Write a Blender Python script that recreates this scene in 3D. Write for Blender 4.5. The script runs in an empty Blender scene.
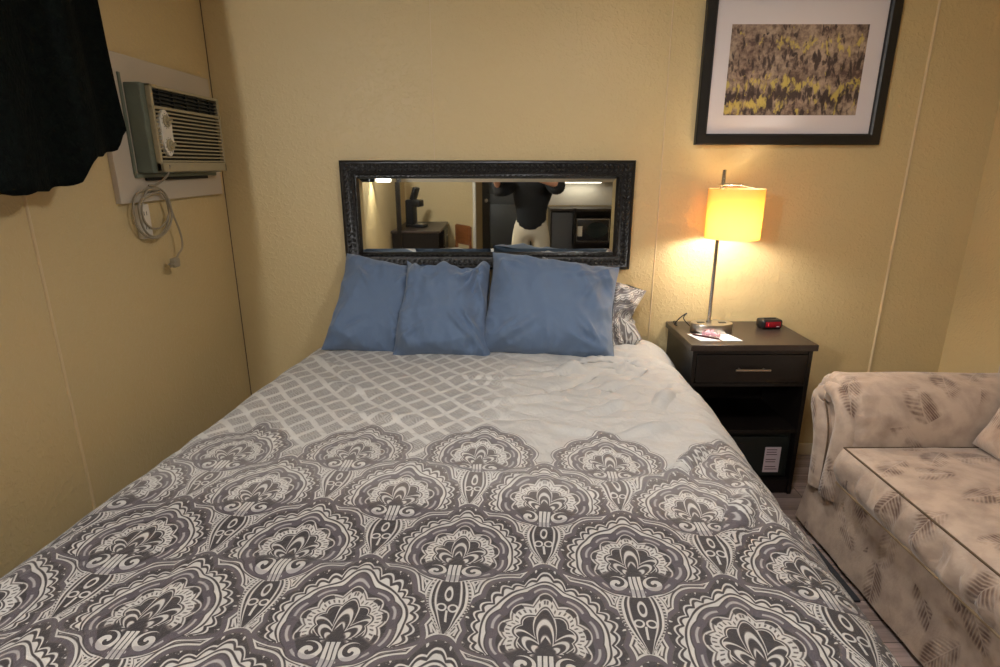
import bpy, bmesh, math, random
from mathutils import Vector, Matrix, noise
random.seed(4)
PI = math.pi
sc = bpy.context.scene
C = sc.collection
# ---- expression layer: the same formulas build shader Math nodes
class X:
    nt = None
    def __init__(s, sock): s.s = sock
    @staticmethod
    def m(op, *a, **k):
        n = X.nt.nodes.new('ShaderNodeMath'); n.operation = op
        for i, v in enumerate(a):
            if isinstance(v, X): X.nt.links.new(v.s, n.inputs[i])
            else: n.inputs[i].default_value = float(v)
        return X(n.outputs[0])
    def __add__(s, o): return X.m('ADD', s, o)
    __radd__ = __add__
    def __mul__(s, o): return X.m('MULTIPLY', s, o)
    __rmul__ = __mul__
    def __sub__(s, o): return X.m('SUBTRACT', s, o)
    def __rsub__(s, o): return X.m('SUBTRACT', o, s)
    def __truediv__(s, o): return X.m('DIVIDE', s, o)
    def __neg__(s): return X.m('MULTIPLY', s, -1)
class F:
    sin = staticmethod(lambda a: X.m('SINE', a)); cos = staticmethod(lambda a: X.m('COSINE', a))
    abs = staticmethod(lambda a: X.m('ABSOLUTE', a)); sqrt = staticmethod(lambda a: X.m('SQRT', a))
    exp = staticmethod(lambda a: X.m('EXPONENT', a)); floor = staticmethod(lambda a: X.m('FLOOR', a))
    rnd = staticmethod(lambda a: X.m('ROUND', a)); atan2 = staticmethod(lambda a, b: X.m('ARCTAN2', a, b))
    mx = staticmethod(lambda a, b: X.m('MAXIMUM', a, b)); mn = staticmethod(lambda a, b: X.m('MINIMUM', a, b))
    gt = staticmethod(lambda a, b: X.m('GREATER_THAN', a, b)); lt = staticmethod(lambda a, b: X.m('LESS_THAN', a, b))
    @staticmethod
    def cl(a):
        r = X.m('ADD', a, 0.0); r.s.node.use_clamp = True; return r
def mixf(a, b, f): return a + (b - a) * f
def ss(F, lo, hi, a):
    t = F.cl((a - lo) * (1.0 / (hi - lo))); return t * t * (3.0 - 2.0 * t)
def band(F, a, lo, hi, e=.006):          # 1 inside lo..hi, soft edges
    return F.cl((a - lo) * (1 / e)+.5) * F.cl((hi - a) * (1 / e)+.5)

PX, PY, U0, V0 = .364, .42, 0.0, 1.29
def damask(F, u, v):
    """returns value (0 dark ink .. 1 pale ground), purple mask; u across, v towards the foot (metres)"""
    def ring(x, y):
        a = F.atan2(x, y)
        r = F.sqrt(x * x + y * y) * (1 / .108)
        R = 1.0 + .17 * F.exp(a * a * (-1 / .05)) - .05 * ss(F, 1.9, 2.9, a)
        lob = F.abs(F.sin((a - .33) * 5.0))
        out = 1.0 + (.40 + .13 * lob) * (1.0 - .98*ss(F, 1.75, 2.25, a))
        return a, r / R, out, lob
    def cell(du, dv):
        i = F.rnd((u - U0 - du) * (1 / PX)); x = F.abs(u - U0 - du - i * PX)
        j = F.mx(F.rnd((v - V0 - dv - .018) * (1 / PY)), 0.0); y = V0 + dv + j * PY - v
        a, r, o, l = ring(x, y)
        # teardrop under the ring
        t = F.cl((-y - .085) * (1 / .145))
        w = .046 * 2.6 * F.sqrt(t) * (1.0 - t) + .0012
        q = x / w + F.gt(.09, -y) * 9.0 
        return x, y, a, r, o, l, q, j, t
    A = cell(0.0, 0.0); B = cell(PX / 2, PY / 2)
    ma = F.mn(A[3] / A[4], A[6]*.62+.38); mb = F.mn(B[3] / B[4], B[6]*.62+.38)
    s = F.lt(mb, ma)
    x, y, a, r, o, l, q, j, t = [mixf(p, k, s) for p, k in zip(A, B)]
    m = F.mn(ma, mb)
    # --- ring body
    scal = F.abs(F.sin((a - .33) * 5.0))
    rr = r / (1.0 + .05 * scal - .03)                       # scalloped radius, 1 = outline
    pet = F.abs(F.sin(a * 4.6 + 1.57))
    rp = r / (1.0 + .17 * pet - .06)                        # petals of the lace
    fine = F.sin(a * 46.0)
    val = .10 + 0 * r
    # background ink inside ring, then purple ring
    ringm = band(F, rr, .80, .97, .02)
    val = mixf(val, .23, ringm)
    seg = band(F, rr, .855, .905, .02) * F.gt(scal, .55)
    val = mixf(val, .85, seg)
    # bottom scrolls: pale curls where lace ends
    lowcut = 1.0 - ss(F, 2.05, 2.2, a)
    lace = F.lt(rp, .74) * lowcut
    ld = .86 - .55 * band(F, rp, .655, .685, .02) - .5 * F.gt(fine, .35) * band(F, rp, .53, .60, .01) - .7 * band(F, rp, .46, .49, .01)
    val = mixf(val, ld, F.cl((.74 - rp) * 40.0) * lowcut)
    pk = F.gt(pet, .8) * band(F, rp, .62, .70, .02)
    val = mixf(val, .1, pk * lowcut)
    # palmette core: dark with pale flame + petals
    core = F.lt(rp, .44)
    x1 = x * (1 / .108); y1 = y * (1 / .108)
    ca = F.atan2(x1, y1 + .42); cr = F.sqrt(x1 * x1 + (y1 + .42) * (y1 + .42))
    cpet = F.abs(F.cos(ca * 4.0))
    cf = cr / (.26 + .30 * cpet * F.mx(F.cos(ca*.6), .0) + .25 * F.exp(ca * ca * -12.0))
    cv = .1 + .75 * band(F, cf, .80, .98, .06) + .75 * band(F, cf, .38, .56, .06)
    cv = cv + .75 * band(F, cf, 1.22, 1.36, .05)
    val = mixf(val, F.cl(cv), core * (1.0-ss(F,2.6,2.8,a)))
    # scrolls either side of the waist
    sx = x1 - .34; sy = y1 + .60; sr = F.sqrt(sx * sx + sy * sy)
    sa = F.atan2(sx, sy)
    spir = F.sin(sr * 34.0 - sa)
    sc = F.lt(sr, .20)
    val = mixf(val, .1 + .76 * F.gt(spir, -.1), sc)
    # stem
    stem = F.lt(x1, .13 ) * F.lt(y1, -.40)
    val = mixf(val, .1 + .76 * F.lt(F.abs(x1 - .085), .03) + .76 * F.lt(x1, .03), stem)
    # ring outline
    inring = F.cl((1.0 - rr) * 60.0)
    # --- outer lobes: bands measured in from the outer edge
    d = (o * 1.0 - r)
    la = F.abs(F.cos((a - .33) * 5.0))
    inner = (r - 1.0) / (o - 1.0 + .02)
    # concentric arches inside each lobe
    arch = F.sqrt(F.mx(1.0 - inner, 0.0) * F.mx(1.0 - inner, 0.0) * 1.2 + la * la * .55)
    sc3 = F.abs(F.sin((a - .33) * 15.0))
    i2 = inner - .16 * sc3 * F.cl(inner * 3.0)
    lv = .86 + 0 * r
    lv = mixf(lv, .10, band(F, inner, .10, .17, .03))
    lv = mixf(lv, .10, band(F, i2, .20, .30, .03))
    lv = mixf(lv, .10, band(F, i2, .38, .60, .03))
    lv = mixf(lv, .86, band(F, arch, .22, .34, .03))
    lv = mixf(lv, .10, band(F, arch, .34, .44, .03))
    lv = mixf(lv, .10, F.lt(arch, .22) * F.gt(arch, .10))
    lv = mixf(lv, .14, F.lt(d, .18) * F.gt(F.sin(a * 95.0), -.3))
    lv = mixf(lv, .28, F.lt(d, .125))
    lv = mixf(lv, .86, F.lt(d, .022))
    outer = F.cl((o - r) * 60.0)
    med = mixf(lv, val, inring)
    # --- teardrop
    tq = q
    bv = .86 - .76 * band(F, tq, .80, .90, .06) - .76 * F.lt(tq, .68)
    dots = F.gt(F.sin(y * 900.0), .2) * band(F, tq, .80, .92, .05)
    bv = mixf(bv, .8, dots)
    bv = mixf(bv, .86, band(F, tq, .46, .56, .05))
    ya_ = -y - .165
    cq = F.sqrt((x - .011) * (x - .011) + ya_ * ya_) * (1 / .010)
    bv = mixf(bv, .86, band(F, cq, .62, 1.02, .12) * F.lt(tq, .52))
    bv = mixf(bv, .86, F.lt(x, .0022) * F.gt(-y, .172) * F.lt(-y, .2))
    yb_ = -y - .130
    dq = F.sqrt(x * x * 5.0 + yb_ * yb_) * (1 / .020)
    bv = mixf(bv, .86, band(F, dq, .55, .95, .12) * F.lt(tq, .52))
    inb = F.cl((1.0 - tq) * 14.0)
    # --- net between medallions
    g = F.mn(r / o, q * .62 + .38)
    gap = .84 + 0 * r
    gap = mixf(gap, .12, band(F, m, 1.012, 1.032, .01))
    gap = mixf(gap, .12, band(F, m, 1.062, 1.10, .01) * F.gt(F.sin(x * 620.0 + y * 400.0), -.4))
    gap = mixf(gap, .12, band(F, m, 1.13, 1.17, .02))
    gap = mixf(gap, .12, band(F, m, 1.20, 1.40, .02) * F.gt(F.sin(y * 700.0), -.2))
    full = mixf(gap, bv, inb * (1.0 - outer))
    full = mixf(full, med, outer)
    pur = ringm * inring * outer + F.lt(d, .10)*F.gt(d,.035) * outer * (1.0-inring)
    # paler print in the two rows nearest the pillows
    fade = ss(F, 1.42, 1.62, v - y * 0.0 + j * 0.0 - 0.0)
    full = full * (1.0 - .10 * fade)
    deep = mixf(.50, .0, fade)
    full = full + (.92 - full) * deep * .9 * (1.0-.0*full)
    # --- plain half with diamond lattice
    free = F.gt(m, 1.03) * F.lt(v, V0 + .02)
    p1 = (u * (1 / .098) + v * (1 / .118)); p2 = (u * (1 / .098) - v * (1 / .118))
    e1 = F.abs(p1 - F.rnd(p1)); e2 = F.abs(p2 - F.rnd(p2))
    # e = 0 on the lines
    inn = F.mn(e1, e2)
    b1 = F.abs(.5 - e1); b2 = F.abs(.5 - e2); bb = F.mx(b1, b2)
    fill = .68 + .16*F.sin(bb * 60.0) * F.sin((b1 - b2) * 50.0) 
    lat = mixf(.90, fill, F.cl((inn - .10) * 30.0))
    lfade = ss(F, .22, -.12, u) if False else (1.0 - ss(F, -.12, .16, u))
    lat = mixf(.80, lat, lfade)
    return mixf(full, lat, free), pur * (1.0 - free)
LA, LB, LW, LT, EXPO = 68, 14, 40, 11, 0.33

# ------------------------------------------------------------------ helpers
def smooth(me, ang=35):
    for p in me.polygons: p.use_smooth = True
    try: me.set_sharp_from_angle(angle=math.radians(ang))
    except Exception: pass
def obj(name, bm, mat, parent=None, sm=35, loc=None, label=None, bev=0.0):
    bmesh.ops.recalc_face_normals(bm, faces=bm.faces)
    me = bpy.data.meshes.new(name); bm.to_mesh(me); bm.free()
    if sm: smooth(me, sm)
    for m in (mat if isinstance(mat, (list, tuple)) else [mat]): me.materials.append(m)
    o = bpy.data.objects.new(name, me); C.objects.link(o)
    if parent: o.parent = parent
    if loc: o.location = loc
    if label: o['label'] = label
    if bev:
        md = o.modifiers.new('bevel', 'BEVEL'); md.width = bev; md.segments = 2; md.limit_method = 'ANGLE'
    return o
def tag(o, label, cat, group=None):
    o['label'] = label; o['category'] = cat
    if group: o['group'] = group
    return o
def thing(name, label, cat, loc=(0, 0, 0), rz=0, group=None):
    o = bpy.data.objects.new(name, None); C.objects.link(o)
    o.location = loc; o.rotation_euler = (0, 0, rz); o.empty_display_size = .05
    return tag(o, label, cat, group)
def struct(o): o['kind'] = 'structure'; return o
def NB(): return bmesh.new()
def box(bm, x0, x1, y0, y1, z0, z1, mi=0):
    vs = [bm.verts.new((x, y, z)) for z in (z0, z1) for y in (y0, y1) for x in (x0, x1)]
    for f in ((0, 2, 3, 1), (4, 5, 7, 6), (0, 1, 5, 4), (2, 6, 7, 3), (0, 4, 6, 2), (1, 3, 7, 5)):
        bm.faces.new([vs[i] for i in f]).material_index = mi
    return vs
def rbox(bm, x0, x1, y0, y1, z0, z1, r=.005, seg=2):
    t = NB(); box(t, x0, x1, y0, y1, z0, z1)
    bmesh.ops.bevel(t, geom=t.edges[:], offset=r, segments=seg, profile=.5, affect='EDGES')
    merge(bm, t)
def merge(bm, t, M=None):
    mp = {}
    for v in t.verts: mp[v] = bm.verts.new(M @ v.co if M else v.co)
    for f in t.faces:
        try: g = bm.faces.new([mp[v] for v in f.verts]); g.material_index = f.material_index; g.smooth = f.smooth
        except ValueError: pass
    t.free()
def tube(bm, pts, r, seg=8, closed=False, mi=0):
    pts = [Vector(p) for p in pts]; n = len(pts); rings = []
    up = Vector((0, 0, 1)); prev = None
    for i, p in enumerate(pts):
        a = pts[(i - 1) % n] if closed or i else p; b = pts[(i + 1) % n] if closed or i < n - 1 else p
        d = (b - a).normalized() if (b - a).length > 1e-9 else Vector((0, 0, 1))
        if prev is None:
            s = d.cross(up if abs(d.z) < .9 else Vector((1, 0, 0))).normalized()
        else:
            s = (prev - d * prev.dot(d)).normalized()
        prev = s; t = s.cross(d)
        rr = r[i] if isinstance(r, (list, tuple)) else r
        rings.append([bm.verts.new(p + (s * math.cos(q * 2 * PI / seg) + t * math.sin(q * 2 * PI / seg)) * rr) for q in range(seg)])
    m = n if closed else n - 1
    for i in range(m):
        A = rings[i]; B = rings[(i + 1) % n]
        for q in range(seg):
            bm.faces.new((A[q], A[(q + 1) % seg], B[(q + 1) % seg], B[q])).material_index = mi
    if not closed:
        bm.faces.new(rings[0][::-1]).material_index = mi; bm.faces.new(rings[-1]).material_index = mi
def spline(P, k=8, closed=False):
    P = [Vector(p) for p in P]; n = len(P); out = []
    g = (lambda i: P[i % n]) if closed else (lambda i: P[max(0, min(n - 1, i))])
    for i in range(n if closed else n - 1):
        a, b, c, d = g(i - 1), g(i), g(i + 1), g(i + 2)
        for j in range(k):
            t = j / k
            out.append(.5 * ((2 * b) + (c - a) * t + (2 * a - 5 * b + 4 * c - d) * t * t + (3 * b - a - 3 * c + d) * t ** 3))
    if not closed: out.append(P[-1])
    return out
def lathe(bm, prof, cx=0, cy=0, seg=32, sx=1, sy=1, cap=True, mi=0):
    rings = [[bm.verts.new((cx + r * sx * math.cos(q * 2 * PI / seg), cy + r * sy * math.sin(q * 2 * PI / seg), z)) for q in range(seg)] for r, z in prof]
    for A, B in zip(rings, rings[1:]):
        for q in range(seg):
            bm.faces.new((A[q], A[(q + 1) % seg], B[(q + 1) % seg], B[q])).material_index = mi
    if cap:
        bm.faces.new(rings[0][::-1]).material_index = mi; bm.faces.new(rings[-1]).material_index = mi
def prism(bm, poly, axis, a0, a1, mi=0):
    """poly of 2-D points in the plane across axis"""
    def P(p, a): return {'x': (a, p[0], p[1]), 'y': (p[0], a, p[1]), 'z': (p[0], p[1], a)}[axis]
    A = [bm.verts.new(P(p, a0)) for p in poly]; B = [bm.verts.new(P(p, a1)) for p in poly]
    bm.faces.new(A).material_index = mi; bm.faces.new(B[::-1]).material_index = mi
    n = len(poly)
    for i in range(n): bm.faces.new((A[i], B[i], B[(i + 1) % n], A[(i + 1) % n])).material_index = mi
def grid(bm, f, nu, nv, uvl=None, uvf=None, closeu=False):
    V = [[bm.verts.new(f(i / nu, j / nv)) for j in range(nv + 1)] for i in range(nu + (0 if closeu else 1))]
    for i in range(nu):
        for j in range(nv):
            i2 = (i + 1) % len(V)
            fc = bm.faces.new((V[i][j], V[i2][j], V[i2][j + 1], V[i][j + 1])); fc.smooth = True
            if uvl:
                for lp, (a, b) in zip(fc.loops, ((i, j), (i + 1, j), (i + 1, j + 1), (i, j + 1))):
                    lp[uvl].uv = uvf(a / nu, b / nv)
    return V
def fbm(p, o=3):
    s = 0; a = 1
    for k in range(o): s += a * noise.noise(p); p = p * 2.03; a *= .5
    return s

# ------------------------------------------------------------------ materials
def lin(c): return tuple((x / 12.92 if x <= .04045 else ((x + .055) / 1.055) ** 2.4) for x in [v / 255 for v in c]) + (1,)
def mat(name, col, rough=.5, metal=0.0, bump=None, spec=.5, var=None, emit=None, sheen=0, coat=0):
    m = bpy.data.materials.new(name); m.use_nodes = True; nt = m.node_tree
    b = nt.nodes['Principled BSDF']
    b.inputs['Base Color'].default_value = lin(col); b.inputs['Roughness'].default_value = rough
    b.inputs['Metallic'].default_value = metal; b.inputs['Specular IOR Level'].default_value = spec
    if sheen: b.inputs['Sheen Weight'].default_value = sheen
    if coat: b.inputs['Coat Weight'].default_value = coat
    if emit: b.inputs['Emission Color'].default_value = lin(emit[0]); b.inputs['Emission Strength'].default_value = emit[1]
    tc = nt.nodes.new('ShaderNodeTexCoord')
    if var:                                        # (scale, second colour, stretch)
        n = nt.nodes.new('ShaderNodeTexNoise'); n.inputs['Scale'].default_value = var[0]; n.inputs['Detail'].default_value = 4
        mp = nt.nodes.new('ShaderNodeMapping'); mp.inputs['Scale'].default_value = var[2] if len(var) > 2 else (1, 1, 1)
        nt.links.new(tc.outputs['Object'], mp.inputs['Vector']); nt.links.new(mp.outputs[0], n.inputs['Vector'])
        r = nt.nodes.new('ShaderNodeValToRGB'); r.color_ramp.elements[0].position = .35; r.color_ramp.elements[1].position = .65
        r.color_ramp.elements[0].color = lin(col); r.color_ramp.elements[1].color = lin(var[1])
        nt.links.new(n.outputs['Fac'], r.inputs[0]); nt.links.new(r.outputs[0], b.inputs['Base Color'])
    if bump:                                       # (scale, strength, distance, detail)
        n = nt.nodes.new('ShaderNodeTexNoise'); n.inputs['Scale'].default_value = bump[0]; n.inputs['Detail'].default_value = bump[3] if len(bump) > 3 else 3
        nt.links.new(tc.outputs['Object'], n.inputs['Vector'])
        bp = nt.nodes.new('ShaderNodeBump'); bp.inputs['Strength'].default_value = bump[1]; bp.inputs['Distance'].default_value = bump[2]
        nt.links.new(n.outputs['Fac'], bp.inputs['Height']); nt.links.new(bp.outputs[0], b.inputs['Normal'])
    return m
def wall_material():
    m = mat('yellow_textured_paint', (208, 187, 148), .42, spec=.35)
    nt = m.node_tree; b = nt.nodes['Principled BSDF']; tc = nt.nodes.new('ShaderNodeTexCoord')
    n1 = nt.nodes.new('ShaderNodeTexNoise'); n1.inputs['Scale'].default_value = 55; n1.inputs['Detail'].default_value = 3
    n1.inputs['Distortion'].default_value = .8
    r1 = nt.nodes.new('ShaderNodeValToRGB'); r1.color_ramp.elements[0].position = .48; r1.color_ramp.elements[1].position = .66
    n2 = nt.nodes.new('ShaderNodeTexNoise'); n2.inputs['Scale'].default_value = 9
    nt.links.new(tc.outputs['Object'], n1.inputs['Vector']); nt.links.new(n1.outputs['Fac'], r1.inputs[0])
    nt.links.new(tc.outputs['Object'], n2.inputs['Vector'])
    ad = nt.nodes.new('ShaderNodeMath'); ad.operation = 'MULTIPLY_ADD'; ad.inputs[1].default_value = 1.0
    nt.links.new(n2.outputs['Fac'], ad.inputs[0]); nt.links.new(r1.outputs[0], ad.inputs[2])
    bp = nt.nodes.new('ShaderNodeBump'); bp.inputs['Strength'].default_value = .36; bp.inputs['Distance'].default_value = .0035
    nt.links.new(ad.outputs[0], bp.inputs['Height']); nt.links.new(bp.outputs[0], b.inputs['Normal'])
    cr = nt.nodes.new('ShaderNodeValToRGB'); cr.color_ramp.elements[0].color = lin((196, 174, 128)); cr.color_ramp.elements[1].color = lin((203, 182, 137))
    n3 = nt.nodes.new('ShaderNodeTexNoise'); n3.inputs['Scale'].default_value = 1.3
    nt.links.new(tc.outputs['Object'], n3.inputs['Vector']); nt.links.new(n3.outputs['Fac'], cr.inputs[0]); nt.links.new(cr.outputs[0], b.inputs['Base Color'])
    return m
def fabric_coords(nt, uv=None):
    if uv:
        n = nt.nodes.new('ShaderNodeUVMap'); n.uv_map = uv; src = n.outputs[0]
    else:
        n = nt.nodes.new('ShaderNodeTexCoord'); src = n.outputs['Object']
    s = nt.nodes.new('ShaderNodeSeparateXYZ'); nt.links.new(src, s.inputs[0])
    return X(s.outputs[0]), X(s.outputs[1]), X(s.outputs[2]), src
def comforter_material(name='damask_print_fabric', shift=(0.0, 0.0), lighten=0.0):
    m = bpy.data.materials.new(name); m.use_nodes = True; nt = m.node_tree; X.nt = nt
    b = nt.nodes['Principled BSDF']
    u, v, w, src = fabric_coords(nt, 'cloth')
    # the print wanders a few millimetres with the weave
    nz = nt.nodes.new('ShaderNodeTexNoise'); nz.inputs['Scale'].default_value = 7; nt.links.new(src, nz.inputs['Vector'])
    sp = nt.nodes.new('ShaderNodeSeparateColor'); nt.links.new(nz.outputs['Color'], sp.inputs[0])
    u = u + (X(sp.outputs[0]) - .5) * .012 + shift[0]; v = v + (X(sp.outputs[1]) - .5) * .012 + shift[1]
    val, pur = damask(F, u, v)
    if lighten: val = mixf(val, .95, lighten)
    val = F.cl(val)
    r = nt.nodes.new('ShaderNodeValToRGB'); e = r.color_ramp.elements
    e[0].position = 0.05; e[0].color = lin((42, 38, 41)); e[1].position = .92; e[1].color = lin((202, 199, 193))
    k = e.new(.45); k.color = lin((102, 94, 92))
    nt.links.new(val.s, r.inputs[0])
    mx = nt.nodes.new('ShaderNodeMix'); mx.data_type = 'RGBA'; mx.blend_type = 'MIX'
    nt.links.new(r.outputs[0], mx.inputs[6]); mx.inputs[7].default_value = lin((84, 76, 88))
    nt.links.new((F.cl(pur) * .40).s, mx.inputs[0]); nt.links.new(mx.outputs[2], b.inputs['Base Color'])
    b.inputs['Roughness'].default_value = .62; b.inputs['Specular IOR Level'].default_value = .35
    b.inputs['Sheen Weight'].default_value = .12
    n2 = nt.nodes.new('ShaderNodeTexNoise'); n2.inputs['Scale'].default_value = 22; n2.inputs['Detail'].default_value = 5; n2.inputs['Distortion'].default_value = .6
    nt.links.new(src, n2.inputs['Vector'])
    n3 = nt.nodes.new('ShaderNodeTexNoise'); n3.inputs['Scale'].default_value = 420; nt.links.new(src, n3.inputs['Vector'])
    h = X(n2.outputs['Fac']) + X(n3.outputs['Fac']) * .12 + val * .05
    bp = nt.nodes.new('ShaderNodeBump'); bp.inputs['Strength'].default_value = .7; bp.inputs['Distance'].default_value = .014
    nt.links.new(h.s, bp.inputs['Height']); nt.links.new(bp.outputs[0], b.inputs['Normal'])
    return m
def couch_material():
    m = bpy.data.materials.new('fern_chenille'); m.use_nodes = True; nt = m.node_tree; X.nt = nt
    b = nt.nodes['Principled BSDF']
    tc = nt.nodes.new('ShaderNodeTexCoord'); vo = nt.nodes.new('ShaderNodeTexVoronoi'); vo.inputs['Scale'].default_value = 5.6
    nt.links.new(tc.outputs['Object'], vo.inputs['Vector'])
    sub = nt.nodes.new('ShaderNodeVectorMath'); sub.operation = 'SUBTRACT'
    nt.links.new(tc.outputs['Object'], sub.inputs[0]); nt.links.new(vo.outputs['Position'], sub.inputs[1])
    s = nt.nodes.new('ShaderNodeSeparateXYZ'); nt.links.new(sub.outputs[0], s.inputs[0])
    cs = nt.nodes.new('ShaderNodeSeparateColor'); nt.links.new(vo.outputs['Color'], cs.inputs[0])
    lx, ly, lz = X(s.outputs[0]), X(s.outputs[1]), X(s.outputs[2])
    an = X(cs.outputs[0]) * 2.2 - .6
    px = lx + lz * .8; py = ly
    a = px * F.cos(an) + py * F.sin(an); c = py * F.cos(an) - px * F.sin(an)
    L = .105
    wdt = F.mx(1.0 - (a * (1 / L)) * (a * (1 / L)), 0.0) * .050
    rib = F.sin((a + F.abs(c) * .9) * 420.0)
    leaf = F.cl((wdt - F.abs(c)) * 70.0) * F.cl(rib * .45 + .75) * F.cl(F.abs(c) * 300.0)
    nz = nt.nodes.new('ShaderNodeTexNoise'); nz.inputs['Scale'].default_value = 16; nz.inputs['Detail'].default_value = 4
    nt.links.new(tc.outputs['Object'], nz.inputs['Vector'])
    f = F.cl(leaf * .80 * F.cl(X(nz.outputs['Fac']) * 3.4 - 1.15) + (X(nz.outputs['Fac']) - .5) * 1.3 + .16)
    r = nt.nodes.new('ShaderNodeValToRGB'); e = r.color_ramp.elements
    e[0].position = 0; e[0].color = lin((188, 167, 149)); e[1].position = 1; e[1].color = lin((104, 80, 66))
    nt.links.new(f.s, r.inputs[0]); nt.links.new(r.outputs[0], b.inputs['Base Color'])
    b.inputs['Roughness'].default_value = .8; b.inputs['Sheen Weight'].default_value = .35; b.inputs['Sheen Roughness'].default_value = .4
    n2 = nt.nodes.new('ShaderNodeTexNoise'); n2.inputs['Scale'].default_value = 130; n2.inputs['Detail'].default_value = 3
    nt.links.new(tc.outputs['Object'], n2.inputs['Vector'])
    n4 = nt.nodes.new('ShaderNodeTexNoise'); n4.inputs['Scale'].default_value = 28; n4.inputs['Distortion'].default_value = 1.2
    nt.links.new(tc.outputs['Object'], n4.inputs['Vector'])
    h = X(n2.outputs['Fac']) * .4 - leaf * .5 + X(n4.outputs['Fac']) * .6
    bp = nt.nodes.new('ShaderNodeBump'); bp.inputs['Strength'].default_value = .5; bp.inputs['Distance'].default_value = .006
    nt.links.new(h.s, bp.inputs['Height']); nt.links.new(bp.outputs[0], b.inputs['Normal'])
    return m
def floor_material():
    m = bpy.data.materials.new('laminate_planks'); m.use_nodes = True; nt = m.node_tree; X.nt = nt
    b = nt.nodes['Principled BSDF']
    x, y, z, src = fabric_coords(nt)
    row = F.floor(y * (1 / .095)); fy = y * (1 / .095) - row
    hsh = F.sin(row * 91.7) * 43.7; hsh = hsh - F.floor(hsh)
    xs = x * (1 / .9) + hsh * 3.0; col = F.floor(xs); fx = xs - col
    h2 = F.sin(row * 12.9 + col * 78.2) * 437.5; h2 = h2 - F.floor(h2)
    strip = F.floor(y * (1 / .019)); h3 = F.sin(strip * 33.1 + col * 7.7) * 917.3; h3 = h3 - F.floor(h3)
    nz = nt.nodes.new('ShaderNodeTexNoise'); nz.inputs['Scale'].default_value = 6; nz.inputs['Detail'].default_value = 5
    mp = nt.nodes.new('ShaderNodeMapping'); mp.inputs['Scale'].default_value = (1, 14, 1)
    nt.links.new(src, mp.inputs[0]); nt.links.new(mp.outputs[0], nz.inputs['Vector'])
    t = F.cl(h2 * .35 + h3 * .35 + X(nz.outputs['Fac']) * .6 - .15)
    r = nt.nodes.new('ShaderNodeValToRGB'); e = r.color_ramp.elements
    e[0].color = lin((84, 68, 60)); e[1].color = lin((178, 158, 152))
    nt.links.new(t.s, r.inputs[0])
    gapm = F.cl(F.lt(fy, .03) + F.lt(fx, .004))
    mx = nt.nodes.new('ShaderNodeMix'); mx.data_type = 'RGBA'; nt.links.new(gapm.s, mx.inputs[0])
    nt.links.new(r.outputs[0], mx.inputs[6]); mx.inputs[7].default_value = lin((50, 40, 34))
    nt.links.new(mx.outputs[2], b.inputs['Base Color']); b.inputs['Roughness'].default_value = .45
    return m
def art_material():
    m = bpy.data.materials.new('abstract_print'); m.use_nodes = True; nt = m.node_tree; X.nt = nt
    b = nt.nodes['Principled BSDF']; x, y, z, src = fabric_coords(nt)
    def nse(sx, sz, sc_, det=6, dist=0.0):
        mp = nt.nodes.new('ShaderNodeMapping'); mp.inputs['Scale'].default_value = (sx, 1, sz)
        n = nt.nodes.new('ShaderNodeTexNoise'); n.inputs['Scale'].default_value = sc_; n.inputs['Detail'].default_value = det; n.inputs['Distortion'].default_value = dist
        nt.links.new(src, mp.inputs[0]); nt.links.new(mp.outputs[0], n.inputs['Vector']); return X(n.outputs['Fac'])
    z = z + (nse(.9, .35, 9, 4, .6) - .5) * .16 + (nse(3.0, .5, 20, 3) - .5) * .05
    n1 = nse(1.6, .8, 26, 8, .8); n2 = nse(1.5, .6, 38, 5, .5); n3 = nse(1, 1, 60, 6); n4 = nse(.8, 1.3, 7, 3)
    # z runs 0 .. .385 up the print
    def bump_(c, w): return F.exp((z - c) * (z - c) * (-1 / (w * w)))
    yel = bump_(.300, .022) * .9*F.cl((x+.28)*6.0) + bump_(.135, .028) * 1.0 + bump_(.045, .03) * F.cl(.9 - (x + .3) * 2.6) + bump_(.05, .04) * .45
    yf = F.cl((yel * .45 + n1 * 2.2 - 1.44) * 5.0)
    dk = bump_(.225, .05) * .32 + bump_(.095, .028) * .5 + bump_(.03, .05) * .25 + bump_(.34, .03) * .12
    dk = dk * F.cl(1.25 - F.abs(x) * 1.6)
    df = F.cl((dk * .9 + n2 * 2.0 - 1.20) * 5.0)
    r = nt.nodes.new('ShaderNodeValToRGB'); e = r.color_ramp.elements
    e[0].position = .40; e[0].color = lin((88, 68, 62)); e[1].position = .62; e[1].color = lin((178, 156, 136))
    nt.links.new((n3 * .5 + n4 * .5).s, r.inputs[0])
    def mixc(a, c, f):
        k = nt.nodes.new('ShaderNodeMix'); k.data_type = 'RGBA'; nt.links.new(f.s, k.inputs[0]); nt.links.new(a, k.inputs[6]); k.inputs[7].default_value = lin(c); return k.outputs[2]
    c = mixc(r.outputs[0], (52, 38, 40), df * .9)
    c = mixc(c, (200, 178, 92), yf * .85)
    c = mixc(c, (40, 28, 32), F.cl((n2 * n3 * 3.0 - 1.08) * 6.0)*.7)
    nt.links.new(c, b.inputs['Base Color']); b.inputs['Roughness'].default_value = .5
    return m
def crumple(m, scale, dist):
    nt = m.node_tree; b = nt.nodes['Principled BSDF']; old = b.inputs['Normal'].links[0].from_node
    tc = nt.nodes.new('ShaderNodeTexCoord'); n = nt.nodes.new('ShaderNodeTexNoise'); n.inputs['Scale'].default_value = scale; n.inputs['Detail'].default_value = 3; n.inputs['Distortion'].default_value = 1.4
    n.noise_type = 'RIDGED_MULTIFRACTAL'
    bp = nt.nodes.new('ShaderNodeBump'); bp.inputs['Strength'].default_value = .8; bp.inputs['Distance'].default_value = dist
    nt.links.new(tc.outputs['Object'], n.inputs['Vector']); nt.links.new(n.outputs['Fac'], bp.inputs['Height']); nt.links.new(bp.outputs[0], old.inputs['Normal'])
    return m

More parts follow.
